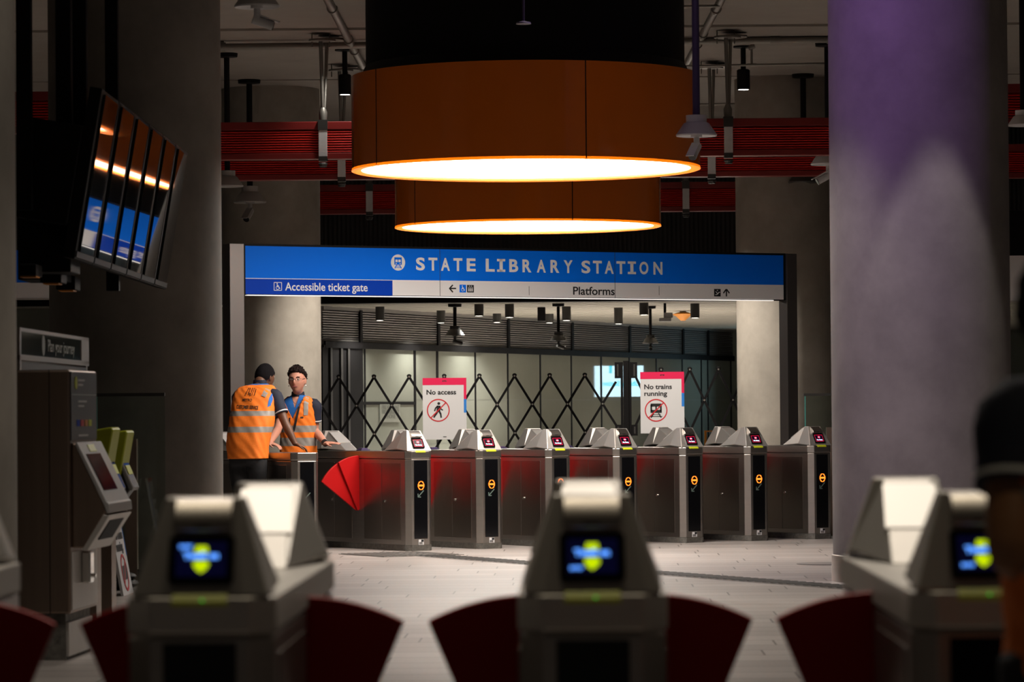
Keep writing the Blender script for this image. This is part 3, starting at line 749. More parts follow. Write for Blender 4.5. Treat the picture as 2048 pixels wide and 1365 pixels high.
lattice('wide black folding lattice barrier behind the far gates, left of its black post', [537 + 70.3 * k for k in range(11)], 35.15 / SC(LY), 57 / SC(LY), CAMZ + 73 / SC(LY), 0, 575, 1232)
lattice('narrower black folding lattice barrier behind the far gates, right of its black post', [1265 + 57.3 * k for k in range(5)], 28.65 / SC(LY), 61.5 / SC(LY), CAMZ + 83 / SC(LY), 0, 1268, 1500)
c = P(1252, 760, LY)
t = thing('barrier_post', 'black steel post with hinge brackets between the two lattice barriers', 'post', (c.x, LY, 0))
ztp = P(1252, 722, LY).z
mb = MB(); mb.box(-.04, .04, -.02, .06, 0, ztp); mb.box(-.08, -.045, -.02, .06, 0, ztp - .02); mb.box(.045, .08, -.02, .06, 0, ztp - .02); mb.build('upright', MT['black'], t, bevel=.004)
for z0, z1 in ((P(1252, 757, LY).z, P(1252, 725, LY).z), (P(1252, 872, LY).z, P(1252, 850, LY).z)):
    for s in (-1, 1):
        mb = MB(); x = s * .125; mb.box(x - .045, x + .045, -.03, .03, z0, z1); mb.mi = 1
        mb.box(x - .012, x + .012, -.032, -.03, z0 + .03, z1 - .03); mb.build('hinge_bracket', [MT['black'], MT['dark']], t, bevel=.003)
mb = MB(); mb.box(-.18, .18, -.18, .2, 0, .02); mb.build('base_plate', MT['black'], t)
# ---------------------------------------------------------------- posters on the lattice
def poster(label, pxl, pxr, pyt, pyb, text, kind):
    Y = LY - .05
    a, b = P(pxl, pyb, Y), P(pxr, pyt, Y); w, h = b.x - a.x, b.z - a.z
    t = thing('poster_board', label, 'notice', (a.x, Y, a.z))
    mb = MB(); mb.box(0, w, 0, .006, 0, h); mb.build('board', MT['paper'], t)
    hd = h * .115
    mb = MB(); mb.box(0, w, -.0015, 0, h - hd, h); mb.box(w - .06 * w, w, -.0015, 0, h * .655, h - hd); mb.build('pink_band', MT['pink'], t)
    mb = MB(); mb.box(w - .06 * w, w, -.0015, 0, h * .435, h * .655); mb.build('blue_band', MT['sky'], t)
    mb = MB(); lh = h * .11
    for i, ln in enumerate(text):
        me = text_mesh(ln, .1, 'LEFT', .0028, .0005); ww = max(v.co.x for v in me.vertices)
        tw = {'No access': .685, 'No trains': .64, 'running': .53}[ln] * w
        mb.text(ln, .1, TR(w * .08, -.002, h * (.765 if len(text) == 1 else .755) - i * lh) @ UPR, 'LEFT', .0028, .0005, sx=tw / ww) if True else 0
    mb.build('lettering', MT['ink'], t)
    r = h * .178; c = V((w * .355, 0, h * (.475 if len(text) == 1 else .375)))
    mb = MB()
    if kind == 'walk':
        disc(mb, c + V((.008, 0, .62 * r)), .13 * r, -.002, 0, 16)
        q = lambda x0, z0, x1, z1, w_: mb.bar(c + V((x0 * r, -.0012, z0 * r)), c + V((x1 * r, -.0012, z1 * r)), w_ * r, .0016)
        q(.04, .42, .0, -.08, .34); q(-.05, .40, -.26, .18, .13); q(-.25, .2, -.34, -.08, .12); q(.12, .40, .22, .12, .13); q(.2, .14, .42, .0, .12)
        q(-.02, -.0, -.2, -.35, .17); q(-.18, -.3, -.42, -.66, .15); q(.04, -.02, .22, -.34, .17); q(.2, -.28, .26, -.68, .15)
    else:
        def e(x0, x1, z0, z1): mb.box(c.x + x0 * r, c.x + x1 * r, -.002, 0, c.z + z0 * r, c.z + z1 * r)
        e(-.50, .50, .34, .62); e(-.52, -.36, -.1, .5); e(.36, .52, -.1, .5); e(-.52, .52, -.24, .04); e(-.07, .07, 0, .4)
        for s in (-1, 1): mb.bar(c + V((s * .22 * r, -.0012, -.26 * r)), c + V((s * .46 * r, -.0012, -.68 * r)), .1 * r, .0016)
        e(-.42, .42, -.42, -.36); e(-.56, .56, -.6, -.53)
    mb.build('pictogram', MT['ink'], t)
    mb = MB(); annulus(mb, c, r * .94, r * 1.04, -.003, 0, 48); mb.bar(c + V((-.68 * r, -.0025, -.68 * r)), c + V((.68 * r, -.0025, .68 * r)), .1 * r, .001); mb.build('prohibition_ring', MT['redink'], t)
    mb = MB()
    for s in (-1, 1): mb.cyl((w / 2 + s * .024, -.004, h - hd * .45), (w / 2 + s * .024, .0, h - hd * .45), .010, seg=12)
    mb.build('eyelets', MT['chrome'], t)
    mb = MB(); mb.bar((w / 2 - .024, -.005, h - hd * .42), (w / 2 + .024, -.005, h - hd * .42), .008, .004); mb.bar((w / 2 - .026, -.003, h * .045), (w / 2 + .026, -.003, h * .045), .008, .004); mb.build('cable_tie', MT['ink'], t)
poster('white No access poster with a crossed out walking figure on the lattice barrier', 846, 932.5, 756, 880, ('No access',), 'walk')
poster('white No trains running poster with a crossed out train on the lattice barrier', 1281.5, 1368, 744, 867.5, ('No trains', 'running'), 'train')
# ---------------------------------------------------------------- bright screen whose mirror image shows in the cladding
def mirror(p): return p - wn * (2 * (p - A0).dot(wn)) if True else p
def mvec(d): return d - wn * (2 * d.dot(wn))
sw = A0 + wd * wall_s(1238)
vc = P(1238, 763, 81.0)
rc = mirror(V(vc)); dx = mvec(V((1, 0, 0)))
nrm = mvec(V((0, -1, 0)))
Wv, Hv = 98 / SC(81), 62 / SC(81)
T0 = M.Translation(rc) @ M((((-dx).x, nrm.x * -1, 0, 0), ((-dx).y, nrm.y * -1, 0, 0), (0, 0, 1, 0), (0, 0, 0, 1)))
t = thing('display_screen', 'bright advertising screen behind the plain far column, mirrored in the wall cladding', 'screen', (rc.x, rc.y, 0))
t.rotation_euler.z = math.atan2((-dx).y, (-dx).x)
z0 = rc.z - Hv / 2
mb = MB(); mb.box(-Wv / 2 - .03, Wv / 2 + .03, .005, .08, z0 - .03, z0 + Hv + .03); mb.build('case', MT['black'], t)
mb = MB(); mb.box(-Wv / 2, Wv / 2, -.005, .005, z0, z0 + Hv); mb.build('panel', MT['d_pale'], t)
mb = MB(); mb.text('Library Station', .16, TR(-Wv * .42, -.007, z0 + Hv * .42) @ UPR, 'LEFT', .005, sx=.88); mb.box(Wv * .14, Wv * .2, -.007, -.005, z0 + Hv * .76, z0 + Hv); mb.build('lettering', MT['d_cyan'], t)
mb = MB(); mb.box(-.06, .06, .02, .07, 0, z0); mb.box(-.3, .3, -.2, .25, 0, .02); mb.build('stand', MT['black'], t)
# orange tubular frame behind the gates
t = thing('crowd_barrier', 'small orange tubular frame behind the lattice beside the plain column', 'barrier', (P(1435, 880, 57.6).x, 57.6, 0))
za, zb_ = P(1430, 863, 57.6).z, P(1430, 889, 57.6).z; w = 24 / SC(57.6)
mb = MB(); mb.tube([(-w, 0, 0), (-w, 0, za), (w * 2, 0, za), (w * 2, 0, 0)], .022, 8); mb.tube([(-w, 0, zb_), (w * 2, 0, zb_)], .018, 8); mb.build('frame', MT['amber'], t, smooth=40)
mb = MB(); mb.box(-w - .02, w * 2 + .02, -.2, .2, 0, .02); mb.build('foot', MT['amber'], t)
# ---------------------------------------------------------------- hanging mirrored screens
def lerp(a, b, t): return a + (b - a) * t
NP_ = 6; FACET = .8
tA, tB = P(208, 177, 22.5), P(379, 306, 28.05)
bA, bB = P(152, 518, 22.5), P(335, 580, 28.05)
t = thing('hanging_screens', 'slanted row of six glossy dark screens hung before the thick left column', 'screen', tuple(P(150, 400, 23)))
o0 = V(t.location)
ex = ((bB - bA) + (tB - tA)).normalized(); ez0 = ((tA - bA) + (tB - bB)); ez = (ez0 - ex * ez0.dot(ex)).normalized(); en = ex.cross(ez)   # en points at the viewer side (+X)
cen = (tA + tB + bA + bB) / 4; Wd = ((bB - bA).length + (tB - tA).length) / 2; Hd = ((tA - bA).length + (tB - bB).length) / 2
TM = M(((ex.x, -en.x, ez.x, cen.x - o0.x), (ex.y, -en.y, ez.y, cen.y - o0.y), (ex.z, -en.z, ez.z, cen.z - o0.z), (0, 0, 0, 1)))
for k in range(NP_):
    x0 = -Wd / 2 + k * Wd / NP_; x1 = x0 + Wd / NP_
    mb = MB(); mb.T = TM; mb.box(x0 + .012, x1 - .012, .012, .09, -Hd / 2, Hd / 2); pn = mb.build('screen_case', MT['black'], t, bevel=.006)
    mb = MB(); mb.T = TM; mb.T = TM @ M.Translation(((x0 + x1) / 2, 0, 0)) @ M.Rotation(R(FACET), 4, 'Z') @ M.Translation((-(x0 + x1) / 2, 0, 0)); mb.box(x0 + .12, x1 - .08, .0, .012, -Hd / 2 + .05, Hd / 2 - .03); mb.build('screen_glass', MT['screen_glass'], pn)
    mb = MB(); mb.T = TM; mb.box(x0 + .03, x1 - .03, .004, .012, -Hd / 2 + .012, -Hd / 2 + .05); mb.build('bezel', MT['bezel'], pn)
mb = MB(); mb.T = TM; mb.box(-Wd / 2, Wd / 2, .09, .42, -Hd / 2 + .2, Hd / 2 - .25); mb.build('rear_housing', MT['black'], t, bevel=.01)
W2 = M.Translation(-o0)
def bxp(name, pa, pb, ya, yb, Y, d, m='black'):
    a, b = P(pa, yb, Y), P(pb, ya, Y)
    mb = MB(); mb.T = W2; mb.box(a.x, b.x, Y, Y + d, a.z, b.z); return mb.build(name, MT[m], t, bevel=.006)
bxp('rear_screen', 40, 140, 268, 545, 22.8, .5); bxp('rear_screen', 36, 120, 300, 560, 23.6, .6)
for pa, pb, Y in ((33, 62, 22.4), (112, 142, 22.9), (146, 173, 23.4), (211, 236, 25.5)):
    a, b = P(pa, 300, Y), P(pb, 300, Y)
    mb = MB(); mb.T = W2; mb.box(a.x, b.x, Y, Y + .09, P(pa, 420, Y).z if pb < 200 else P(pa, 582, Y).z, CEIL); mb.build('hanger_post', MT['black'], t)
for i, (pa, pb, ya, yb, Y) in enumerate(((38, 72, 528, 552, 22.3), (80, 122, 540, 566, 23.2), (112, 150, 552, 580, 24.2))):
    bxp('foot_box', pa, pb, ya, yb, Y, .3)
    a = P((pa + pb) / 2, yb, Y)
    mb = MB(); mb.T = W2; mb.box(a.x - .05, a.x + .05, Y + .02, Y + .2, a.z - .008, a.z); mb.build('status_strip', MT['amber'], t)
# ---------------------------------------------------------------- ticket machine
mx_ = P(140, 1000, 19.3).x
t = thing('ticket_machine', 'bronzed steel ticket machine with a dark slanted console, side toward the viewer', 'ticket machine', (mx_, 19.3, 0), R(-3.4))
D_ = .82
mb = MB(); mb.box(-.30, 0, 0, D_, .25, 1.56); mb.build('cabinet', MT['steel_brown'], t, bevel=.012)
mb = MB(); mb.box(-.112, -.108, -.003, .001, .25, 1.56); mb.build('side_seam', MT['black'], t)
mb = MB(); mb.box(-.24, -.035, .04, D_ - .04, 0, .25); mb.build('plinth', MT['plinth'], t)
mb = MB(); mb.box(-.035, -.02, .06, D_ - .05, .02, .20); mb.build('plinth_panel', MT['steel_bright'], t)
mb = MB(); mb.box(0, .006, .02, D_ - .02, 1.18, 1.55); mb.build('header_panel', MT['kiosk'], t)
mb = MB()
for i, (m, y) in enumerate(((0, .18), (1, .30), (2, .42), (3, .54))): mb.mi = m; mb.box(.006, .008, y, y + .09, 1.255, 1.29)
mb.mi = 3; mb.cyl((.006, .16, 1.49), (.009, .16, 1.49), .035, seg=20)
mb.build('card_symbols', [MT['deepblue'], MT['redink'], MT['amber'], MT['lime']], t)
mb = MB()
for z, w in ((1.50, .2), (1.475, .15), (1.385, .26), (1.36, .18), (1.20, .3)): mb.box(.006, .008, .22, .22 + w, z, z + .010)
mb.box(.006, .008, .05, .78, 1.425, 1.428); mb.build('small_print', MT['lightgrey'], t)
prof = [(0, 1.17), (.025, 1.165), (.19, .83), (.185, .79), (.07, .60), (0, .60)]
def py_prism(mb, pf, y0, y1): return mb.loft([[(p[0], y0, p[1]) for p in pf], [(p[0], y1, p[1]) for p in pf]])
mb = MB(); py_prism(mb, prof, .05, D_ - .04); con = mb.build('console', MT['steel_brown'], t, bevel=.01)
mb = MB(); py_prism(mb, [(.03, 1.172), (.19, .847), (.20, .838), (.205, .79), (.19, .785), (.18, .82), (.02, 1.155)], .04, D_ - .03); mb.build('console_fascia', MT['grey'], con, bevel=.004)
mb = MB(); py_prism(mb, [(.067, 1.105), (.163, .910), (.160, .905), (.06, 1.10)], .14, .56); mb.build('touch_screen', MT['black_gloss'], con)
mb = MB(); py_prism(mb, [(.041, 1.156), (.060, 1.118), (.055, 1.11), (.036, 1.15)], .30, .50); mb.build('lime_label', MT['lime'], con)
mb = MB(); py_prism(mb, [(.205, .775), (.085, .588), (.05, .588), (.17, .78)], .05, D_ - .05); mb.build('coin_tray', MT['steel_bright'], con, bevel=.004)
mb = MB(); py_prism(mb, [(.19, .745), (.125, .64), (.12, .645), (.18, .75)], .16, .60); mb.build('tray_opening', MT['black'], con)
mb = MB(); mb.box(0, .006, .03, D_ - .03, .27, .58); d = mb.build('service_door', MT['steel_bright'], t)
mb = MB(); mb.box(.006, .055, .30, .42, .40, .575); mb.build('handle', MT['chrome'], d, bevel=.01)
mb = MB(); mb.cyl((.03, .36, .44), (.075, .36, .44), .012); mb.build('lock', MT['chrome'], d, smooth=40)
# journey planner header
a = P(36, 735, 20.0); b = P(175, 735, 22.9); zt_ = P(36, 655, 20.0).z; zb_ = P(40, 716, 20.0).z
rz = math.atan2(b.y - a.y, b.x - a.x); Lh = math.hypot(b.x - a.x, b.y - a.y)
t = thing('kiosk', 'dark journey planner header with a steel frame standing behind the ticket machine', 'kiosk', (a.x, a.y, 0), rz)
mb = MB(); mb.box(0, Lh, .01, .12, zb_, zt_); mb.box(0, .06, -.01, .12, 0, zt_); mb.box(Lh - .35, Lh, -.01, .12, zb_, zt_); mb.box(0, Lh, -.01, .1, zt_ - .02, zt_); mb.box(0, Lh, -.01, .1, zb_ - .01, zb_ + .02); mb.box(Lh - .06, Lh, .0, .1, 0, zb_); mb.build('frame', MT['steel'], t)
mb = MB(); mb.box(.06, Lh - .35, -.005, .01, zb_ + .02, zt_ - .02); mb.build('header_glass', MT['black_gloss'], t)
mb = MB(); me = text_mesh('Plan your journey', .1, 'LEFT', .001, .001); ww = max(v.co.x for v in me.vertices)
mb.text('Plan your journey', .1, TR(1.1, -.007, (zb_ + zt_) / 2) @ UPR, 'LEFT', .001, .001, sx=1.15 / ww); disc(mb, (.93, 0, (zb_ + zt_) / 2), .06, -.008, -.005, 24); mb.build('lettering', MT['faded'], t)
mb = MB(); mb.box(.06, Lh - .06, .0, .02, .3, zb_ - .02); mb.build('map_panel', MT['kiosk'], t)
# ---------------------------------------------------------------- card readers with lime hoods
for i, (px, Y, lab) in enumerate(((206, 21.6, 'nearer card reader under a lime green hood beside the ticket machine'), (236, 22.9, 'farther card reader under a lime green hood beside the ticket machine'))):
    c = P(px, 960, Y); s = 1.0
    t = thing('card_reader', lab, 'card reader', (c.x, Y, 0), R(-4), 'card readers with lime hoods')
    z = c.z
    py_prism_ = [(-.07, z + .02), (-.045, z + .30), (.05, z + .315), (.062, z + .30), (.035, z + .15), (.015, z + .03), (-.03, z)]
    mb = MB(); py_prism(mb, py_prism_, 0, .26); mb.build('hood', MT['lime_dark'], t, bevel=.012)
    mb = MB(); py_prism(mb, [(.0, z + .10), (.022, z + .115), (.095, z - .05), (.085, z - .075), (.06, z - .06)], .02, .24); rd = mb.build('reader', MT['grey'], t, bevel=.008)
    mb = MB(); py_prism(mb, [(.026, z + .107), (.092, z - .045), (.095, z - .05), (.03, z + .103)], .04, .22); mb.build('reader_face', MT['black_gloss'], rd)
    mb = MB(); py_prism(mb, [(.036, z + .09), (.060, z + .033), (.064, z + .033), (.040, z + .09)], .05, .20); mb.build('yellow_label', MT['lime'], rd)
    mb = MB(); py_prism(mb, [(-.06, z - .16), (-.075, z + .03), (.0, z + .09), (.075, z - .06), (.03, z - .12)], .04, .22); mb.build('bracket', MT['dark'], t, bevel=.01)
    mb = MB(); mb.box(-.15, -.055, .06, .22, 0, z + .1); mb.box(-.20, -.0, .0, .28, 0, .02); mb.build('pedestal', MT['steel_brown'], t)
# ---------------------------------------------------------------- A-frame notice
c = PF(262, 1186)
t = thing('folding_sign', 'white folding floor sign about trains seen edge on beside the ticket machine', 'sign', (c.x, c.y - .5, 0), R(88))
Wb, Hb, ln = .50, .80, .14
TL = M(((1, 0, 0, 0), (0, 1, ln / Hb, 0), (0, 0, 1, 0), (0, 0, 0, 1)))
mb = MB(); mb.T = TL; mb.box(0, Wb, 0, .02, 0, Hb); bd = mb.build('board', MT['paper'], t)
mb = MB(); mb.T = TL; mb.box(0, Wb, -.003, .022, Hb - .03, Hb); mb.build('red_band', MT['redink'], bd)
mb = MB(); mb.T = TL; mb.box(Wb - .012, Wb + .002, -.003, 0, Hb * .35, Hb - .03); mb.build('blue_band', MT['sky'], bd)
mb = MB(); mb.T = TL
for w, z in (('We are', .66), ('open.', .575), ('No trains', .435), ('running.', .35)): mb.text(w, .1, TR(.05, -.003, z) @ UPR, 'LEFT', .002, .001)
mb.bar((.13, -.002, .16), (.37, -.002, .16), .1, .002); mb.build('lettering', MT['ink'], bd)
mb = MB(); mb.T = TL; annulus(mb, (.25, 0, .16), .115, .135, -.004, -.001, 32); mb.bar((.16, -.003, .075), (.34, -.003, .245), .02, .001); mb.build('prohibition_ring', MT['redink'], bd)
mb = MB()
mb.T = M(((1, 0, 0, 0), (0, 1, -ln * 1.2 / Hb, 2 * ln + .07), (0, 0, 1, 0), (0, 0, 0, 1))); mb.box(0, Wb, 0, .02, 0, Hb); mb.build('rear_leg', MT['grey'], t)
t2 = thing('sandbag', 'black weight bag lying on the floor behind the folding sign', 'bag', (c.x - .16, c.y + .5, 0))
mb = MB(); mb.ball((0, 0, .045), (.17, .2, .045), 20, 8); mb.ball((.02, .0, .10), (.13, .15, .035), 20, 8); mb.build('bag', MT['black'], t2, smooth=60)
# ---------------------------------------------------------------- glass screens
def glass_screen(label, pa, pb, Y, h, postpx, n=0):
    a, b = P(pa, 900, Y), P(pb, 900, Y); w = b.x - a.x
    t = thing('glass_screen', label, 'glass screen', (a.x, Y, 0))
    mb = MB(); mb.box(.01, w, 0, .012, .12, h); mb.build('pane', MT['glass'], t)
    mb = MB(); mb.box(.0, .012, -.001, .013, .12, h); mb.build('pane_edge', MT['glass_edge'], t)
    mb = MB(); mb.box(-.01, w, -.015, .03, h, h + .025); mb.box(-.01, w, -.02, .03, 0, .12); mb.build('rail', MT['dark'], t)
    x = P(postpx, 900, Y).x - a.x
    mb = MB(); mb.box(x, x + .09, -.05, .06, 0, h - .33); mb.build('post', MT['steel_brown'], t)
glass_screen('clear glass screen with a dark top rail at the right end of the far gates', 1610, 1760, 37.6, 1.46, 1653)
glass_screen('clear glass screen with a dark top rail left of the thick left column', 192, 330, 27.9, 1.46, 251)
# ---------------------------------------------------------------- people
def cat(pts, n):                         # Catmull-Rom through tuples
    out = []; m = len(pts) - 1
    for i in range(n):
        u = i / (n - 1) * m; k = min(int(u), m - 1); f = u - k
        p0, p1, p2, p3 = pts[max(k - 1, 0)], pts[k], pts[k + 1], pts[min(k + 2, m)]
        out.append([.5 * (2 * b + (c - a) * f + (2 * a - 5 * b + 4 * c - d) * f * f + (3 * b - a - 3 * c + d) * f ** 3) for a, b, c, d in zip(p0, p1, p2, p3)])
    return out
def sweep(mb, pts, rad, n=14, seg=16, flat=1., round_ends=True):
    q = cat([(*p, r) for p, r in zip(pts, rad)], n)
    P_, r_ = [V(x[:3]) for x in q], [max(.002, x[3]) for x in q]
    if round_ends:
        d0, d1 = (P_[0] - P_[1]).normalized(), (P_[-1] - P_[-2]).normalized()
        P_ = [P_[0] + d0 * r_[0] * .85, P_[0] + d0 * r_[0] * .5] + P_ + [P_[-1] + d1 * r_[-1] * .5, P_[-1] + d1 * r_[-1] * .85]
        r_ = [r_[0] * .4, r_[0] * .82] + r_ + [r_[-1] * .82, r_[-1] * .4]
    mb.tube(P_, r_, seg, True, flat)
def torso(sp, n=24, seg=40, grow=0., e=2.5):   # sp: (center, half width, half depth, right vector)
    q = cat([(*c, w, d, *r) for c, w, d, r in sp], n); rings = []
    for x in q:
        c, w, d, r = V(x[:3]), x[3] + grow, x[4] + grow, V(x[5:8]).normalized()
        f = V((0, 0, 1)).cross(r)
        rg = []
        for k in range(seg):
            a = 2 * PI * k / seg; ca, sa = math.cos(a), math.sin(a)
            rg.append(c + r * w * math.copysign(abs(ca) ** (2 / e), ca) + f * d * math.copysign(abs(sa) ** (2 / e), sa))
        rings.append(rg)
    return rings                          # f = forward of the figure when right is its own right hand side
def frame(c, right, fwd, up): return M(((right.x, fwd.x, up.x, c.x), (right.y, fwd.y, up.y, c.y), (right.z, fwd.z, up.z, c.z), (0, 0, 0, 1)))
def head_pt(dx, dy, dz, g=0.):
    x, y, z = dx * .075, dy * .094, dz * .115
    if dz < 0:
        x *= 1 - .30 * (-dz) ** 1.3
        if dy < 0: y *= 1 - .35 * (-dz) ** 1.1
        else: y *= 1 - .10 * (-dz)
    if dy > 0 and g == 0:
        ax = abs(x)
        y += .024 * math.exp(-(x / .012) ** 2 - ((z + .016) / .020) ** 2) + .009 * math.exp(-(x / .011) ** 2 - ((z - .008) / .025) ** 2)
        y -= .012 * math.exp(-((ax - .031) / .016) ** 2 - ((z - .014) / .012) ** 2)
        y += .005 * math.exp(-((ax - .03) / .022) ** 2 - ((z - .034) / .009) ** 2)
        y += .006 * math.exp(-(x / .022) ** 2 - ((z + .053) / .012) ** 2) - .005 * math.exp(-(x / .024) ** 2 - ((z + .052) / .0035) ** 2)
        y += .008 * math.exp(-(x / .022) ** 2 - ((z + .092) / .016) ** 2) + .004 * math.exp(-((ax - .045) / .018) ** 2 - ((z + .02) / .02) ** 2)
    return x + g * dx, y + g * dy, z + g * dz
def head(mb, T, seg=48, rings=40):
    rr = []
    for i in range(rings + 1):
        th = PI * min(max(i / rings, .01), .99)
        rr.append([T @ V(head_pt(math.sin(th) * math.cos(2 * PI * k / seg), math.sin(th) * math.sin(2 * PI * k / seg), -math.cos(th))) for k in range(seg)])
    mb.loft(rr)
    for s in (-1, 1):
        o = mb.T; mb.T = o @ T @ M.Translation((s * .074, -.012, -.004)) @ M.Rotation(s * R(18), 4, 'Z'); mb.ball((0, 0, 0), (.011, .020, .033), 12, 8); mb.T = o
def hair(T, m, parent, front=.055, side=-.01, back=-.075, g=.010, rough=.004, top=.0):
    mb = MB(); seg, rings = 44, 36; grid = []
    rnd = random.Random(3)
    for i in range(rings + 1):
        th = PI * min(max(i / rings, .01), .99); row = []
        for k in range(seg):
            d = (math.sin(th) * math.cos(2 * PI * k / seg), math.sin(th) * math.sin(2 * PI * k / seg), -math.cos(th))
            base = V(head_pt(*d)); up = max(0, d[2])
            o = V(head_pt(*d, g=g + top * up + rnd.uniform(-rough, rough)))
            y = d[1]; lim = side + (front - side) * max(0, y) ** .8 if y > 0 else side + (back - side) * (-y) ** 1.4
            row.append((base * .97, o, base.z > lim))
        grid.append(row)
    vo = [[mb.v(T @ c[1]) for c in r] for r in grid]; vi = [[mb.v(T @ c[0]) for c in r] for r in grid]
    on = lambda i, k: all(grid[a][b % seg][2] for a in (i, i + 1) for b in (k, k + 1))
    for i in range(rings):
        for k in range(seg):
            if not on(i, k): continue
            a, b, c, d = (i, k), (i, (k + 1) % seg), (i + 1, (k + 1) % seg), (i + 1, k)
            mb.f([vo[x][y] for x, y in (a, b, c, d)]); mb.f([vi[x][y] for x, y in (d, c, b, a)])
            for (p, q), (ni, nk) in (((a, b), (i - 1, k)), ((c, d), (i + 1, k)), ((b, c), (i, k + 1)), ((d, a), (i, k - 1))):
                if not (0 <= ni < rings and on(ni, nk % seg)):
                    mb.f([vo[p[0]][p[1]], vi[p[0]][p[1]], vi[q[0]][q[1]], vo[q[0]][q[1]]])
    bmesh.ops.delete(mb.bm, geom=[v for v in mb.bm.verts if not v.link_faces], context='VERTS')
    return mb.build('hair', m, parent, smooth=50)
def hand(mb, w, d, up, sgn, curl=.25, spread=.08, L=.175):
    """w wrist, d pointing along the hand, up = back of the hand, sgn = which side the thumb leaves (+1: along d x up)"""
    w, d, up = V(w), V(d).normalized(), V(up); up = (up - d * up.dot(d)).normalized(); sd = d.cross(up) * sgn
    k = L / .18
    rings = []
    for t, hw, hh in ((-.02, .026, .020), (.0, .028, .020), (.03, .036, .018), (.065, .042, .015), (.088, .041, .012), (.096, .034, .007)):
        c = w + d * t * k; rings.append([c + sd * hw * k * math.cos(2 * PI * j / 16) + up * hh * k * math.sin(2 * PI * j / 16) for j in range(16)])
    mb.loft(rings)
    for off, ln, r in ((.031, .072, .0088), (.011, .082, .0092), (-.010, .076, .0088), (-.029, .058, .0078)):
        b = w + d * .084 * k + sd * off * k; dd = (d + sd * off * spread * 22).normalized(); pts, rr = [b - dd * .015], [r * k]
        p = b; a = curl * .5
        for sg, fr in enumerate((.44, .31, .25)):
            v_ = (dd * math.cos(a) - up * math.sin(a)); pts.append(p); rr.append(r * k * (1 - .08 * sg)); p = p + v_ * ln * fr * k; a += curl
        pts.append(p); rr.append(r * k * .75)
        sweep(mb, pts, rr, 12, 8)
    b = w + d * .022 * k + sd * .026 * k
    p1 = b + (d * .55 + sd * .75 - up * .15).normalized() * .042 * k; p2 = p1 + (d * .85 + sd * .4 - up * .2).normalized() * .032 * k; p3 = p2 + (d * .95 + sd * .15 - up * .25).normalized() * .024 * k
    sweep(mb, [b - sd * .012, b, p1, p2, p3], [.014 * k, .0135 * k, .011 * k, .0095 * k, .007 * k], 12, 8)
def fuse(mb, name, m, parent, vox, sm=4):
    o = mb.build(name, m)
    r = o.modifiers.new('r', 'REMESH'); r.mode = 'VOXEL'; r.voxel_size = vox; r.use_smooth_shade = True
    s = o.modifiers.new('s', 'SMOOTH'); s.factor = .5; s.iterations = sm
    me = bpy.data.meshes.new_from_object(o.evaluated_get(bpy.context.evaluated_depsgraph_get()))
    old = o.data; bpy.data.objects.remove(o); bpy.data.meshes.remove(old)
    me.name = name; me.materials.clear(); me.materials.append(m)
    for p in me.polygons: p.use_smooth = True; p.material_index = 0
    n = bpy.data.objects.new(name, me); COL.objects.link(n); n.parent = parent
    return n
def onto(mb, meT, T, bvh, d, lift=.006):  # lay flat verts (already meshes) on a surface along d
    bm = bmesh.new(); bm.from_mesh(meT); bm.transform(T)
    bmesh.ops.triangulate(bm, faces=bm.faces)
    bmesh.ops.subdivide_edges(bm, edges=[e for e in bm.edges if e.calc_length() > .03], cuts=2, use_grid_fill=True)
    lost = []
    for v in bm.verts:
        h = bvh.ray_cast(v.co - d * .6, d, 1.5)
        if h[0] is not None: v.co = h[0] - d * lift
        else: lost.append(v)
    bmesh.ops.delete(bm, geom=lost, context='VERTS')
    me = bpy.data.meshes.new('x'); bm.to_mesh(me); bm.free(); mb.mesh(me, M.Identity(4)); bpy.data.meshes.remove(me)
def quad_mesh(pts):
    me = bpy.data.meshes.new('q'); me.from_pydata([V(p) for p in pts], [], [list(range(len(pts)))]); return me
SKIN_D = mat('dark brown skin', (.135, .060, .034), .5, spec=.4)
SKIN_L = mat('fair skin', (.58, .27, .19), .5, spec=.4)
SKIN_M = mat('brown skin', (.32, .15, .07), .5, spec=.4)
HI = mat('high visibility orange cloth', (.90, .20, .012), .75, noise=.06, nscale=14, bump=.25, bscale=22)
REFL = mat('reflective grey tape', (.30, .275, .25), .5, bump=.1, bscale=40)
NAVY = mat('navy cloth', (.010, .013, .030), .8, bump=.2, bscale=25)
BLUE = mat('blue polo cloth', (.012, .13, .46), .75, bump=.3, bscale=25)
TROU = mat('black trouser cloth', (.008, .008, .010), .85, bump=.2, bscale=25)
HAIRB = mat('black hair', (.006, .005, .006), .9, spec=.1); HAIRD = mat('dark brown hair', (.016, .009, .008), .8, spec=.15)
SHOE = mat('black leather', (.01, .01, .01), .35)
WHITE_C = mat('white piping', (.7, .7, .7), .6); EYEW = mat('eye white', (.7, .66, .62), .3); EYED = mat('eye dark', (.02, .012, .01), .2)
LIP = mat('lips', (.42, .12, .11), .45)
def legs_pts(hipc, right, footL, footR, fwd, bend=.03):
    out = []
    for s, ft in ((-1, footL), (1, footR)):
        h = hipc + right * s * .092; a = V(ft) + V((0, 0, .085)); k = (h + a) / 2 + fwd * bend + V((0, 0, .02))
        out.append((h, k, a, V(ft)))
    return out
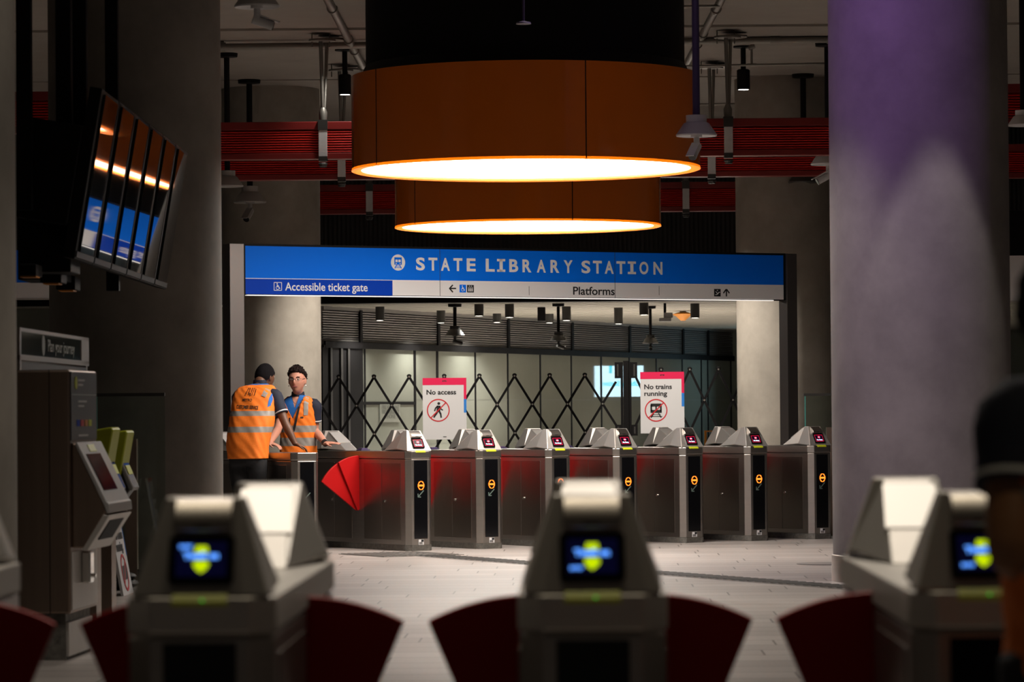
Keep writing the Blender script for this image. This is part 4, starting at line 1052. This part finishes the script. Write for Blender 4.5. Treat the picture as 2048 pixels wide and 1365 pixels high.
def person(name, label, skin, hairm, base, fwd, spine, headc, hfwd, htilt, arms, feet, hairp, vox=.007, hk=1., vneck=False, sl=1., bands=((.243, .297), (.40, .455))):
    """spine: pelvis, waist, chest, shoulder line, neck base with (centre, half width, half depth)"""
    t = thing(name, label, 'person', base)
    W0 = M.Translation(-V(base)); up = V((0, 0, 1))
    fwd = V(fwd).normalized(); right = fwd.cross(up).normalized()
    sp = [(V(c), w, d, right) for c, w, d in spine]
    pel, nb = sp[0][0], sp[-1][0]
    mb = MB(); mb.T = W0
    mb.loft(torso(sp, grow=-.012))
    hf = V(hfwd).normalized(); hup = (up + hf.cross(up) * htilt); hup = (hup - hf * hup.dot(hf)).normalized(); hr = hf.cross(hup)
    HT = frame(V(headc), hr, hf, hup) @ M.Scale(hk, 4)
    head(mb, HT)
    nk = V(headc) - hup * .07 - hf * .018
    sweep(mb, [nb - V((0, 0, .05)), nb + V((0, 0, .02)), nk, V(headc) - hup * .03], [.075, .056, .052, .05], 10)
    for s, (sh, el, wr, hd, hu, cu, th) in zip((-1, 1), arms):
        sh, el, wr = V(sh), V(el), V(wr)
        sweep(mb, [sh - right * s * .05, sh, (sh + el) / 2, el, el + (wr - el) * .35, wr], [.055, .055, .047, .040, .041, .027], 22)
        hand(mb, wr, hd, hu, th, cu)
    LG = legs_pts(pel, right, feet[0], feet[1], fwd)
    for h, k, a, f in LG: sweep(mb, [h, (h + k) / 2, k, (k * 2 + a) / 3, a], [.078, .068, .050, .046, .034], 18)
    for h, k, a, f in LG: sweep(mb, [a - fwd * .03 - V((0, 0, .045)), a + fwd * .05 - V((0, 0, .05)), a + fwd * .15 - V((0, 0, .065))], [.035, .034, .022], 8)
    fuse(mb, 'body', skin, t, vox)
    # clothes
    mb = MB(); mb.T = W0
    mb.loft(torso([(pel - V((0, 0, .06)), sp[0][1] * .93, sp[0][2] * .93, right), (pel, sp[0][1], sp[0][2], right), (pel + (sp[1][0] - pel) * .7, sp[1][1], sp[1][2], right)], 10, grow=.004))
    for h, k, a, f in LG: sweep(mb, [h + V((0, 0, .03)), h - V((0, 0, .12)), k, (k + a) / 2, a - V((0, 0, .02))], [.098, .095, .072, .066, .060], 18, round_ends=False)
    fuse(mb, 'trousers', TROU, t, .011, 6)
    for h, k, a, f in LG:
        mb = MB(); mb.T = W0; f = V(f)
        sweep(mb, [f - fwd * .07 + V((0, 0, .045)), f + V((0, 0, .055)), f + fwd * .09 + V((0, 0, .045)), f + fwd * .19 + V((0, 0, .032))], [.042, .046, .045, .030], 12)
        mb.build('shoe', SHOE, t, smooth=60)
    # polo: torso shell, collar, sleeves
    mb = MB(); mb.T = W0
    n = 26; rg = torso(sp, n, 48, grow=.002)
    mb.loft(rg, cap=False)
    def vcut(mb, z0, k, off):             # V opening at the front below the neck
        bm = mb.bm; c = W0 @ V((nb.x, nb.y, 0)) + right * off
        for s in (-1, 1):
            bmesh.ops.bisect_plane(bm, geom=bm.verts[:] + bm.edges[:] + bm.faces[:], plane_co=V((c.x, c.y, z0)), plane_no=right * s - V((0, 0, k)))
        kill = []
        for f in bm.faces:
            q = f.calc_center_median(); d = q - c
            if d.dot(fwd) > 0 and q.z > z0 and abs(d.dot(right)) < k * (q.z - z0): kill.append(f)
        bmesh.ops.delete(bm, geom=kill, context='FACES')
    if vneck: vcut(mb, P(590, 818, 35.05).z, .30, .012)
    mb.build('polo_shirt', BLUE, t, smooth=60)
    mb = MB(); mb.T = W0
    cr = torso([(nb - V((0, 0, .012)), .066, .064, right), (nb + V((0, 0, .035)), .060, .060, right)], 4, 32); mb.loft(cr, cap=False); mb.build('collar', NAVY, t, smooth=60)
    for s, (sh, el, wr, hd, hu, cu, th) in zip((-1, 1), arms):
        sh, el = V(sh), V(el); q = sh + (el - sh) * .62 * sl; m_ = sh + (el - sh) * .3
        mb = MB(); mb.T = W0; sweep(mb, [sh - right * s * .055 + V((0, 0, .012)), sh + V((0, 0, .004)), m_, q], [.060, .070, .067, .066], 12, 20, round_ends=False); sv = mb.build('sleeve', NAVY, t, smooth=60)
        dq = (el - sh).normalized(); mb = MB(); mb.T = W0; mb.tube([q - dq * .014, q - dq * .004], [.0672, .0672], 20, False); mb.build('sleeve_piping', WHITE_C, sv, smooth=60)
        mb = MB(); mb.T = W0; mb.tube([q - dq * .004, q + dq * .004], [.0668, .0665], 20, False); mb.build('sleeve_hem', NAVY, sv, smooth=60)
    # vest
    vr = [(V(c), w, d, right) for c, w, d in spine]
    vr[-1] = (nb - V((0, 0, .012)), .088, .076, right)
    n = 60; seg = 72; rg = torso(vr, n, seg, grow=.013)
    zb, zt_ = pel.z, nb.z
    rnd = random.Random(5)
    for i, r_ in enumerate(rg):
        for k in range(seg): r_[k] += V((0, 0, 0)) + (r_[k] - sum(r_, V()) / seg).normalized() * (.006 * math.sin(k * .9 + i * .55) * math.sin(i * .37 + k * .21))
    def mi(i, k):
        u = i / (n - 1)
        return 1 if any(a < u < b for a, b in bands) else 0
    mb = MB(); mb.T = W0; mb.loft(rg, cap=False, mis=mi)
    tb = mb.bm.copy(); bmesh.ops.recalc_face_normals(tb, faces=tb.faces); bmesh.ops.triangulate(tb, faces=tb.faces); bvh = BVHTree.FromBMesh(tb); tb.free()
    if vneck: vcut(mb, P(586, 838, 35.05).z, .52, .035)
    vest = mb.build('vest', [HI, REFL], t, smooth=60)
    so = vest.modifiers.new('thick', 'SOLIDIFY'); so.thickness = .004; so.offset = 0
    # hair and face
    hair(W0 @ HT, hairm, t, **hairp)
    for s in (-1, 1):
        mb = MB(); mb.T = W0 @ HT; mb.ball((s * .031, .079, .012), (.013, .008, .0075), 12, 8); ey = mb.build('eye', EYEW, t, smooth=60)
        mb = MB(); mb.T = W0 @ HT; mb.ball((s * .031 - .002, .085, .012), (.006, .004, .006), 10, 6); mb.build('iris', EYED, ey, smooth=60)
        mb = MB(); mb.T = W0 @ HT; mb.tube([(s * .015, .091, .029), (s * .032, .088, .034), (s * .048, .075, .030)], [.003, .0035, .002], 6); mb.build('eyebrow', hairm, t)
    mb = MB(); mb.T = W0 @ HT; mb.tube([(-.024, .079, -.053), (0, .093, -.051), (.024, .079, -.053)], [.003, .006, .003], 8, True, .8); mb.build('lips', LIP, t, smooth=60)
    return t, W0, HT, bvh, right, fwd
# ---- man leaning on the end gate, seen from behind
Q = lambda px, py, Y: P(px, py, Y)
base = (Q(500, 900, 34.0).x, 34.0, 0)
r_ = V((.34, .94, 0)).normalized()
man, W0, HT, bvh, rt, fw = person('person', 'person in an orange vest and navy polo seen from behind, leaning on the end gate', SKIN_D, HAIRB, base, r_,
    [(Q(496, 918, 33.95), .178, .135), (Q(496, 885, 33.97), .188, .140), (Q(503, 848, 34.02), .198, .138), (Q(508, 815, 34.10), .203, .130), (Q(511, 790, 34.16), .198, .115), (Q(514, 776, 34.21), .160, .09), (Q(520, 768, 34.24), .070, .068)],
    Q(530, 755, 34.32), (.60, .80, -.12), -.02,
    [(Q(478, 796, 34.22), Q(490, 852, 34.50), Q(532, 884, 34.62), (.9, .1, -.2), (0, 0, 1), .3, -1),
     (Q(550, 794, 34.10), Q(571, 848, 34.02), Q(590, 888, 33.98), (.75, .1, -.32), (.2, 0, 1), .5, 1)],
    (Q(482, 900, 33.80) * V((1, 1, 0)) if False else V((Q(480, 900, 33.8).x, 33.80, 0)), V((Q(515, 900, 34.05).x, 34.05, 0))),
    dict(front=.05, side=-.005, back=-.118, g=.009, rough=.0015), hk=1.08)
dv = V((.05, 1, 0)).normalized()
def tproj(name, body, px, py, wpx, hpx, parent, m, bold=.003, slope=0., Y=33.5):
    me = text_mesh(body, .1, 'CENTER', bold, 0.); xs = [v.co.x for v in me.vertices]; ys = [v.co.y for v in me.vertices]
    c = Q(px, py, Y + .5); T = W0 @ M.Translation(V((c.x, Y, c.z))) @ M.Rotation(R(slope), 4, 'Y') @ UPR @ M.Diagonal((wpx / SC(Y + .5) / (max(xs) - min(xs)), hpx / SC(Y + .5) / (max(ys) - min(ys)), 1, 1)) @ TR(0, -(max(ys) + min(ys)) / 2, 0)
    mb = MB(); onto(mb, me, T, bvh, dv); return mb.build(name, m, parent)
vest = [c for c in man.children if c.name.startswith('vest')][0]
INKV = mat('printed ink', (.03, .012, .004), .7)
tproj('lettering', 'METRO', 489, 800.5, 20, 5.5, vest, INKV, .002, 1)
tproj('lettering', 'CUSTOMER SERVICE', 490, 815, 46, 7.5, vest, INKV, .003, 3)
def patch(name, quads, m, parent, Y, dvec, lift=.007):
    mb = MB()
    for q in quads:
        me = quad_mesh([W0 @ V((Q(px, py, Y + .5).x, Y, Q(px, py, Y + .5).z)) for px, py in q]); onto(mb, me, M.Identity(4), bvh, dvec, lift); bpy.data.meshes.remove(me)
    return mb.build(name, m, parent)
hat = []
for a, b, w in (((489, 776), (482, 793), 2), ((492, 776), (489.5, 791), 2), ((490, 783), (494, 793), 1.6), ((497, 776), (493, 793), 2), ((501, 776), (497, 792), 1.6), ((499, 777), (505, 778.5), 1.6), ((504, 778), (502, 792), 2)):
    for k in range(5):
        f0, f1 = k / 5, k / 5 + .14
        p, q = (a[0] + (b[0] - a[0]) * f0, a[1] + (b[1] - a[1]) * f0), (a[0] + (b[0] - a[0]) * f1, a[1] + (b[1] - a[1]) * f1)
        hat.append([(p[0], p[1]), (p[0] + w, p[1]), (q[0] + w, q[1]), (q[0], q[1])])
patch('printed_emblem', hat, INKV, vest, 33.5, dv)
patch('reflective_strap', [[(526, 771), (537, 774), (526, 795), (517, 792)]], REFL, vest, 33.5, dv)
patch('polo_panel', [[(541, 778), (546, 778), (537, 812), (531, 815), (533, 797)]], BLUE, vest, 33.5, dv, .006)
# ---- woman facing the camera behind the end gate
base = (Q(596, 900, 35.2).x, 35.2, 0)
wom, W0, HT, bvh, rt, fw = person('person', 'person with short dark hair and glasses in an open orange vest, hand over the gate', SKIN_L, HAIRD, base, (-.12, -1, 0),
    [(Q(597, 922, 35.22), .170, .130), (Q(597, 890, 35.21), .166, .125), (Q(598, 850, 35.20), .164, .125), (Q(597, 822, 35.19), .166, .118), (Q(597, 804, 35.18), .150, .09), (Q(596, 791, 35.18), .064, .062)],
    Q(594, 762, 35.10), (-.20, -1, -.0), .02,
    [(Q(629, 813, 35.16), Q(630, 862, 35.20), Q(651, 887, 34.98), (.95, -.35, .0), (.1, -.2, 1), .08, 1),
     (Q(566, 815, 35.18), Q(556, 858, 35.0), Q(539, 887, 34.55), (.8, -.45, -.22), (0, 0, 1), .35, 1)],
    (V((Q(612, 900, 35.2).x, 35.15, 0)), V((Q(580, 900, 35.25).x, 35.25, 0))),
    dict(front=.080, side=.034, back=-.07, g=.013, rough=.011, top=.012), vneck=True, hk=1.08, bands=((.18, .26), (.315, .375)))
dv = V((-.05, 1, 0)).normalized()
wv = [c for c in wom.children if c.name.startswith('vest')][0]
patch('reflective_strap', [[(613, 793), (623, 796), (621, 831), (612.5, 831)]], REFL, wv, 34.6, dv)
patch('reflective_strap', [[(560, 795), (568, 792), (566, 812), (558, 812)]], REFL, wv, 34.6, dv)
patch('zip', [[(583, 836), (586, 836), (585, 862), (582, 862)]], TROU, wv, 34.6, dv)
patch('pocket_text', [[(606, 834), (612, 834), (612, 837), (606, 837)]], INKV, wv, 34.6, dv)
patch('lanyard', [[(606.5, 792), (610, 794), (595, 862), (588, 870), (587, 868), (592, 855)]], TROU, wv, 34.6, dv, .012)
mb = MB(); mb.T = W0 @ HT
for s in (-1, 1):
    mb.tube([(s * .032 + .021 * math.cos(a * PI / 8), .103, .010 + .015 * math.sin(a * PI / 8)) for a in range(17)], .0016, 6)
    mb.tube([(s * .053, .102, .014), (s * .074, .06, .016), (s * .078, -.01, .016)], .0016, 6)
mb.tube([(-.011, .103, .014), (0, .106, .016), (.011, .103, .014)], .0016, 6)
mb.build('glasses', MT['ink'], wom)
c0, c1 = V(Q(648.5, 885, 35.0)), V(Q(651.5, 888, 34.97))
mb = MB(); mb.T = W0; mb.tube([c0, c1], [.034, .032], 16, False); wt = mb.build('wristband', MT['ink'], wom); wt.modifiers.new('thick', 'SOLIDIFY').thickness = .004
mb = MB(); mb.T = W0
for s in (-1, 1): mb.ball(HT @ V((s * .078, -.004, -.045)), .006, 8, 6)
mb.build('earrings', MT['chrome'], wom)
mb = MB(); mb.T = W0
nbk = Q(596, 791, 35.1)
mb.tube([(nbk.x + .055 * math.sin(a / 8 * PI - PI / 2), nbk.y - .07 - .0 * a, nbk.z - .02 - .07 * math.cos(a / 8 * PI - PI / 2)) for a in range(9)], .002, 6); mb.build('necklace', MT['chrome'], wom)
# ---- near person at the right edge, out of focus
base = (Q(2210, 1300, 5.95).x, 5.95, 0)
nr, W0, HT, bvh, rt, fw = person('person', 'blurred person in a navy sleeve and orange vest standing close at the right edge', SKIN_M, HAIRB, base, (-.08, 1, 0),
    [(Q(2225, 1345, 5.93), .160, .130), (Q(2225, 1190, 5.94), .160, .130), (Q(2222, 1010, 5.95), .185, .132), (Q(2218, 880, 5.97), .190, .122), (Q(2214, 800, 5.98), .165, .095), (Q(2208, 738, 6.0), .066, .064)],
    Q(2150, 640, 6.05), (-.3, .95, -.1), -.25,
    [(Q(2036, 845, 5.93), Q(2022, 1098, 5.86), Q(2120, 1150, 6.10), (.7, .6, .1), (0, .3, 1), .4, 1),
     (Q(2390, 845, 5.95), Q(2420, 1110, 5.92), Q(2330, 1150, 6.12), (-.6, .7, .1), (0, .3, 1), .4, -1)],
    (V((Q(2140, 1300, 5.9).x, 5.9, 0)), V((Q(2310, 1300, 6.0).x, 6.0, 0))),
    dict(front=.05, side=-.04, back=-.10, g=.018, rough=.003), vox=.007, sl=.82)
patch('polo_panel', [[(2072, 775), (2120, 765), (2110, 960), (2085, 980)]], BLUE, [c for c in nr.children if c.name.startswith('vest')][0], 5.3, V((0, 1, 0)), .004)
# ---------------------------------------------------------------- lights
def spot(name, loc, to, W, ang, blend=.4, col=(1, .90, .78), rad=.06):
    l = bpy.data.lights.new(name, 'SPOT'); l.energy = W; l.spot_size = R(ang); l.spot_blend = blend; l.color = col; l.shadow_soft_size = rad
    o = bpy.data.objects.new(name, l); COL.objects.link(o); o.location = loc
    o.rotation_euler = (V(to) - V(loc)).to_track_quat('-Z', 'Y').to_euler(); return o
def down(name, x, y, W, ang=70, z=6.0, **k): return spot(name, (x, y, z), (x, y, 0), W, ang, **k)
for x, y, W in ((-1.0, 12.2, 190), (.9, 12.2, 190), (2.4, 11.8, 140)): spot('downlight', (x, y, 6.0), (x, y - 3, 0), W, 70)
for x in (-1.3, 0, 1.3): spot('hall_fill', (x, 9.0, 5.9), (x, 8.2, 0), 70, 60, .7, (1, .86, .62))  # unseen overhead spots put in to brighten the near gates
for x, y, W in ((.2, 17, 230), (1.4, 21.5, 330), (-.6, 22.5, 280), (.8, 26.5, 300), (3.0, 24, 150)): down('downlight', x, y, W, 75)
down('downlight', -1.9, 16.0, 170, 80)  # spot added to lift the leftmost column, the floor and the kiosks
spot('hall_fill', (1.75, 3.6, 5.9), (1.12, 5.9, 1.05), 60, 15, .5, (1, .84, .55))  # narrow unseen spot added to brighten the near person's arm
# back zone can lights
for px, py, Y, lab in lows:
    c = P(px, py, Y); down('can_light', c.x, Y, 190, 140, z=c.z - .02, blend=.6, col=(1, .95, .87))
for x, y in ((-2, 45), (1.2, 50), (3.4, 55), (3.4, 67), (4.2, 73), (1.1, 65.5), (2.6, 65.5)): down('downlight', x, y, 1400 if y > 60 else 90, 100, z=3.1 if y > 60 else 5.9, blend=.5, col=(1, .95, .87))  # the ones under the low ceiling are added to brighten the clad wall
for px, py in ((690, 189), (1487, 179)): c = P(px, py, 47.2); down('can_light', c.x, c.y, 400, 60, z=c.z - .02)
# right column: scallop of a downlight and purple wash
cx = P(1842, 825, 27.6).x
down('column_light', cx + .12, 27.6 - .71 - .95, 260, 40, z=6.0, blend=.12, col=(1, .90, .84))
spot('purple_light', (.9, 24.2, 5.9), (cx - .5, 27.2, 3.3), 170, 56, .6, (.52, .22, 1.0))
spot('purple_light', (1.0, 28.2, 5.9), (1.6, 31, 4.4), 12, 40, .5, (.6, .4, 1.0))
for px, W in ((889, 1600), (1325, 1600)):
    c = P(px, 810, LY); spot('poster_fill', (c.x * .95, LY - 4.2, 5.9), (c.x, LY, 1.4), W, 22, .5)  # unseen spots added to brighten the two posters
for s, (px, Yc) in ((1, (545, 53.0)), (-1, (1572, 52.0))):
    c = P(px, 800, Yc); spot('column_light', (c.x + s * 3.0, Yc - 1.7, 5.5), (c.x + s * .4, Yc - .4, 1.0), 1900, 46, .8)  # unseen spots added to brighten the inner sides of the far columns
S.world = bpy.data.worlds.new('hall'); S.world.use_nodes = True
S.world.node_tree.nodes['Background'].inputs[0].default_value = (1, .87, .74, 1); S.world.node_tree.nodes['Background'].inputs[1].default_value = .018
# ---------------------------------------------------------------- camera
cd = bpy.data.cameras.new('camera'); co = bpy.data.objects.new('camera', cd); COL.objects.link(co); S.camera = co
cd.sensor_width = 36; cd.sensor_fit = 'HORIZONTAL'; cd.lens = FPX / 2048 * 36; cd.clip_end = 300; cd.clip_start = .2
b = -(CR.cross(CU)) * -1
co.matrix_world = M(((CR.x, CU.x, -CR.cross(CU).x * -1, 0), (CR.y, CU.y, CR.cross(CU).y, 0), (CR.z, CU.z, CR.cross(CU).z, CAMZ), (0, 0, 0, 1)))
cd.dof.use_dof = True; cd.dof.focus_distance = 40.0; cd.dof.aperture_fstop = 5.9
vs = S.view_settings; S.display_settings.display_device = 'sRGB'; vs.view_transform = 'Standard'; vs.look = 'None'; vs.exposure = 0; vs.gamma = 1; vs.use_curve_mapping = False
S.cycles.use_denoising = True; S.cycles.max_bounces = 8; S.cycles.sample_clamp_indirect = 4; S.cycles.caustics_reflective = False; S.cycles.caustics_refractive = False
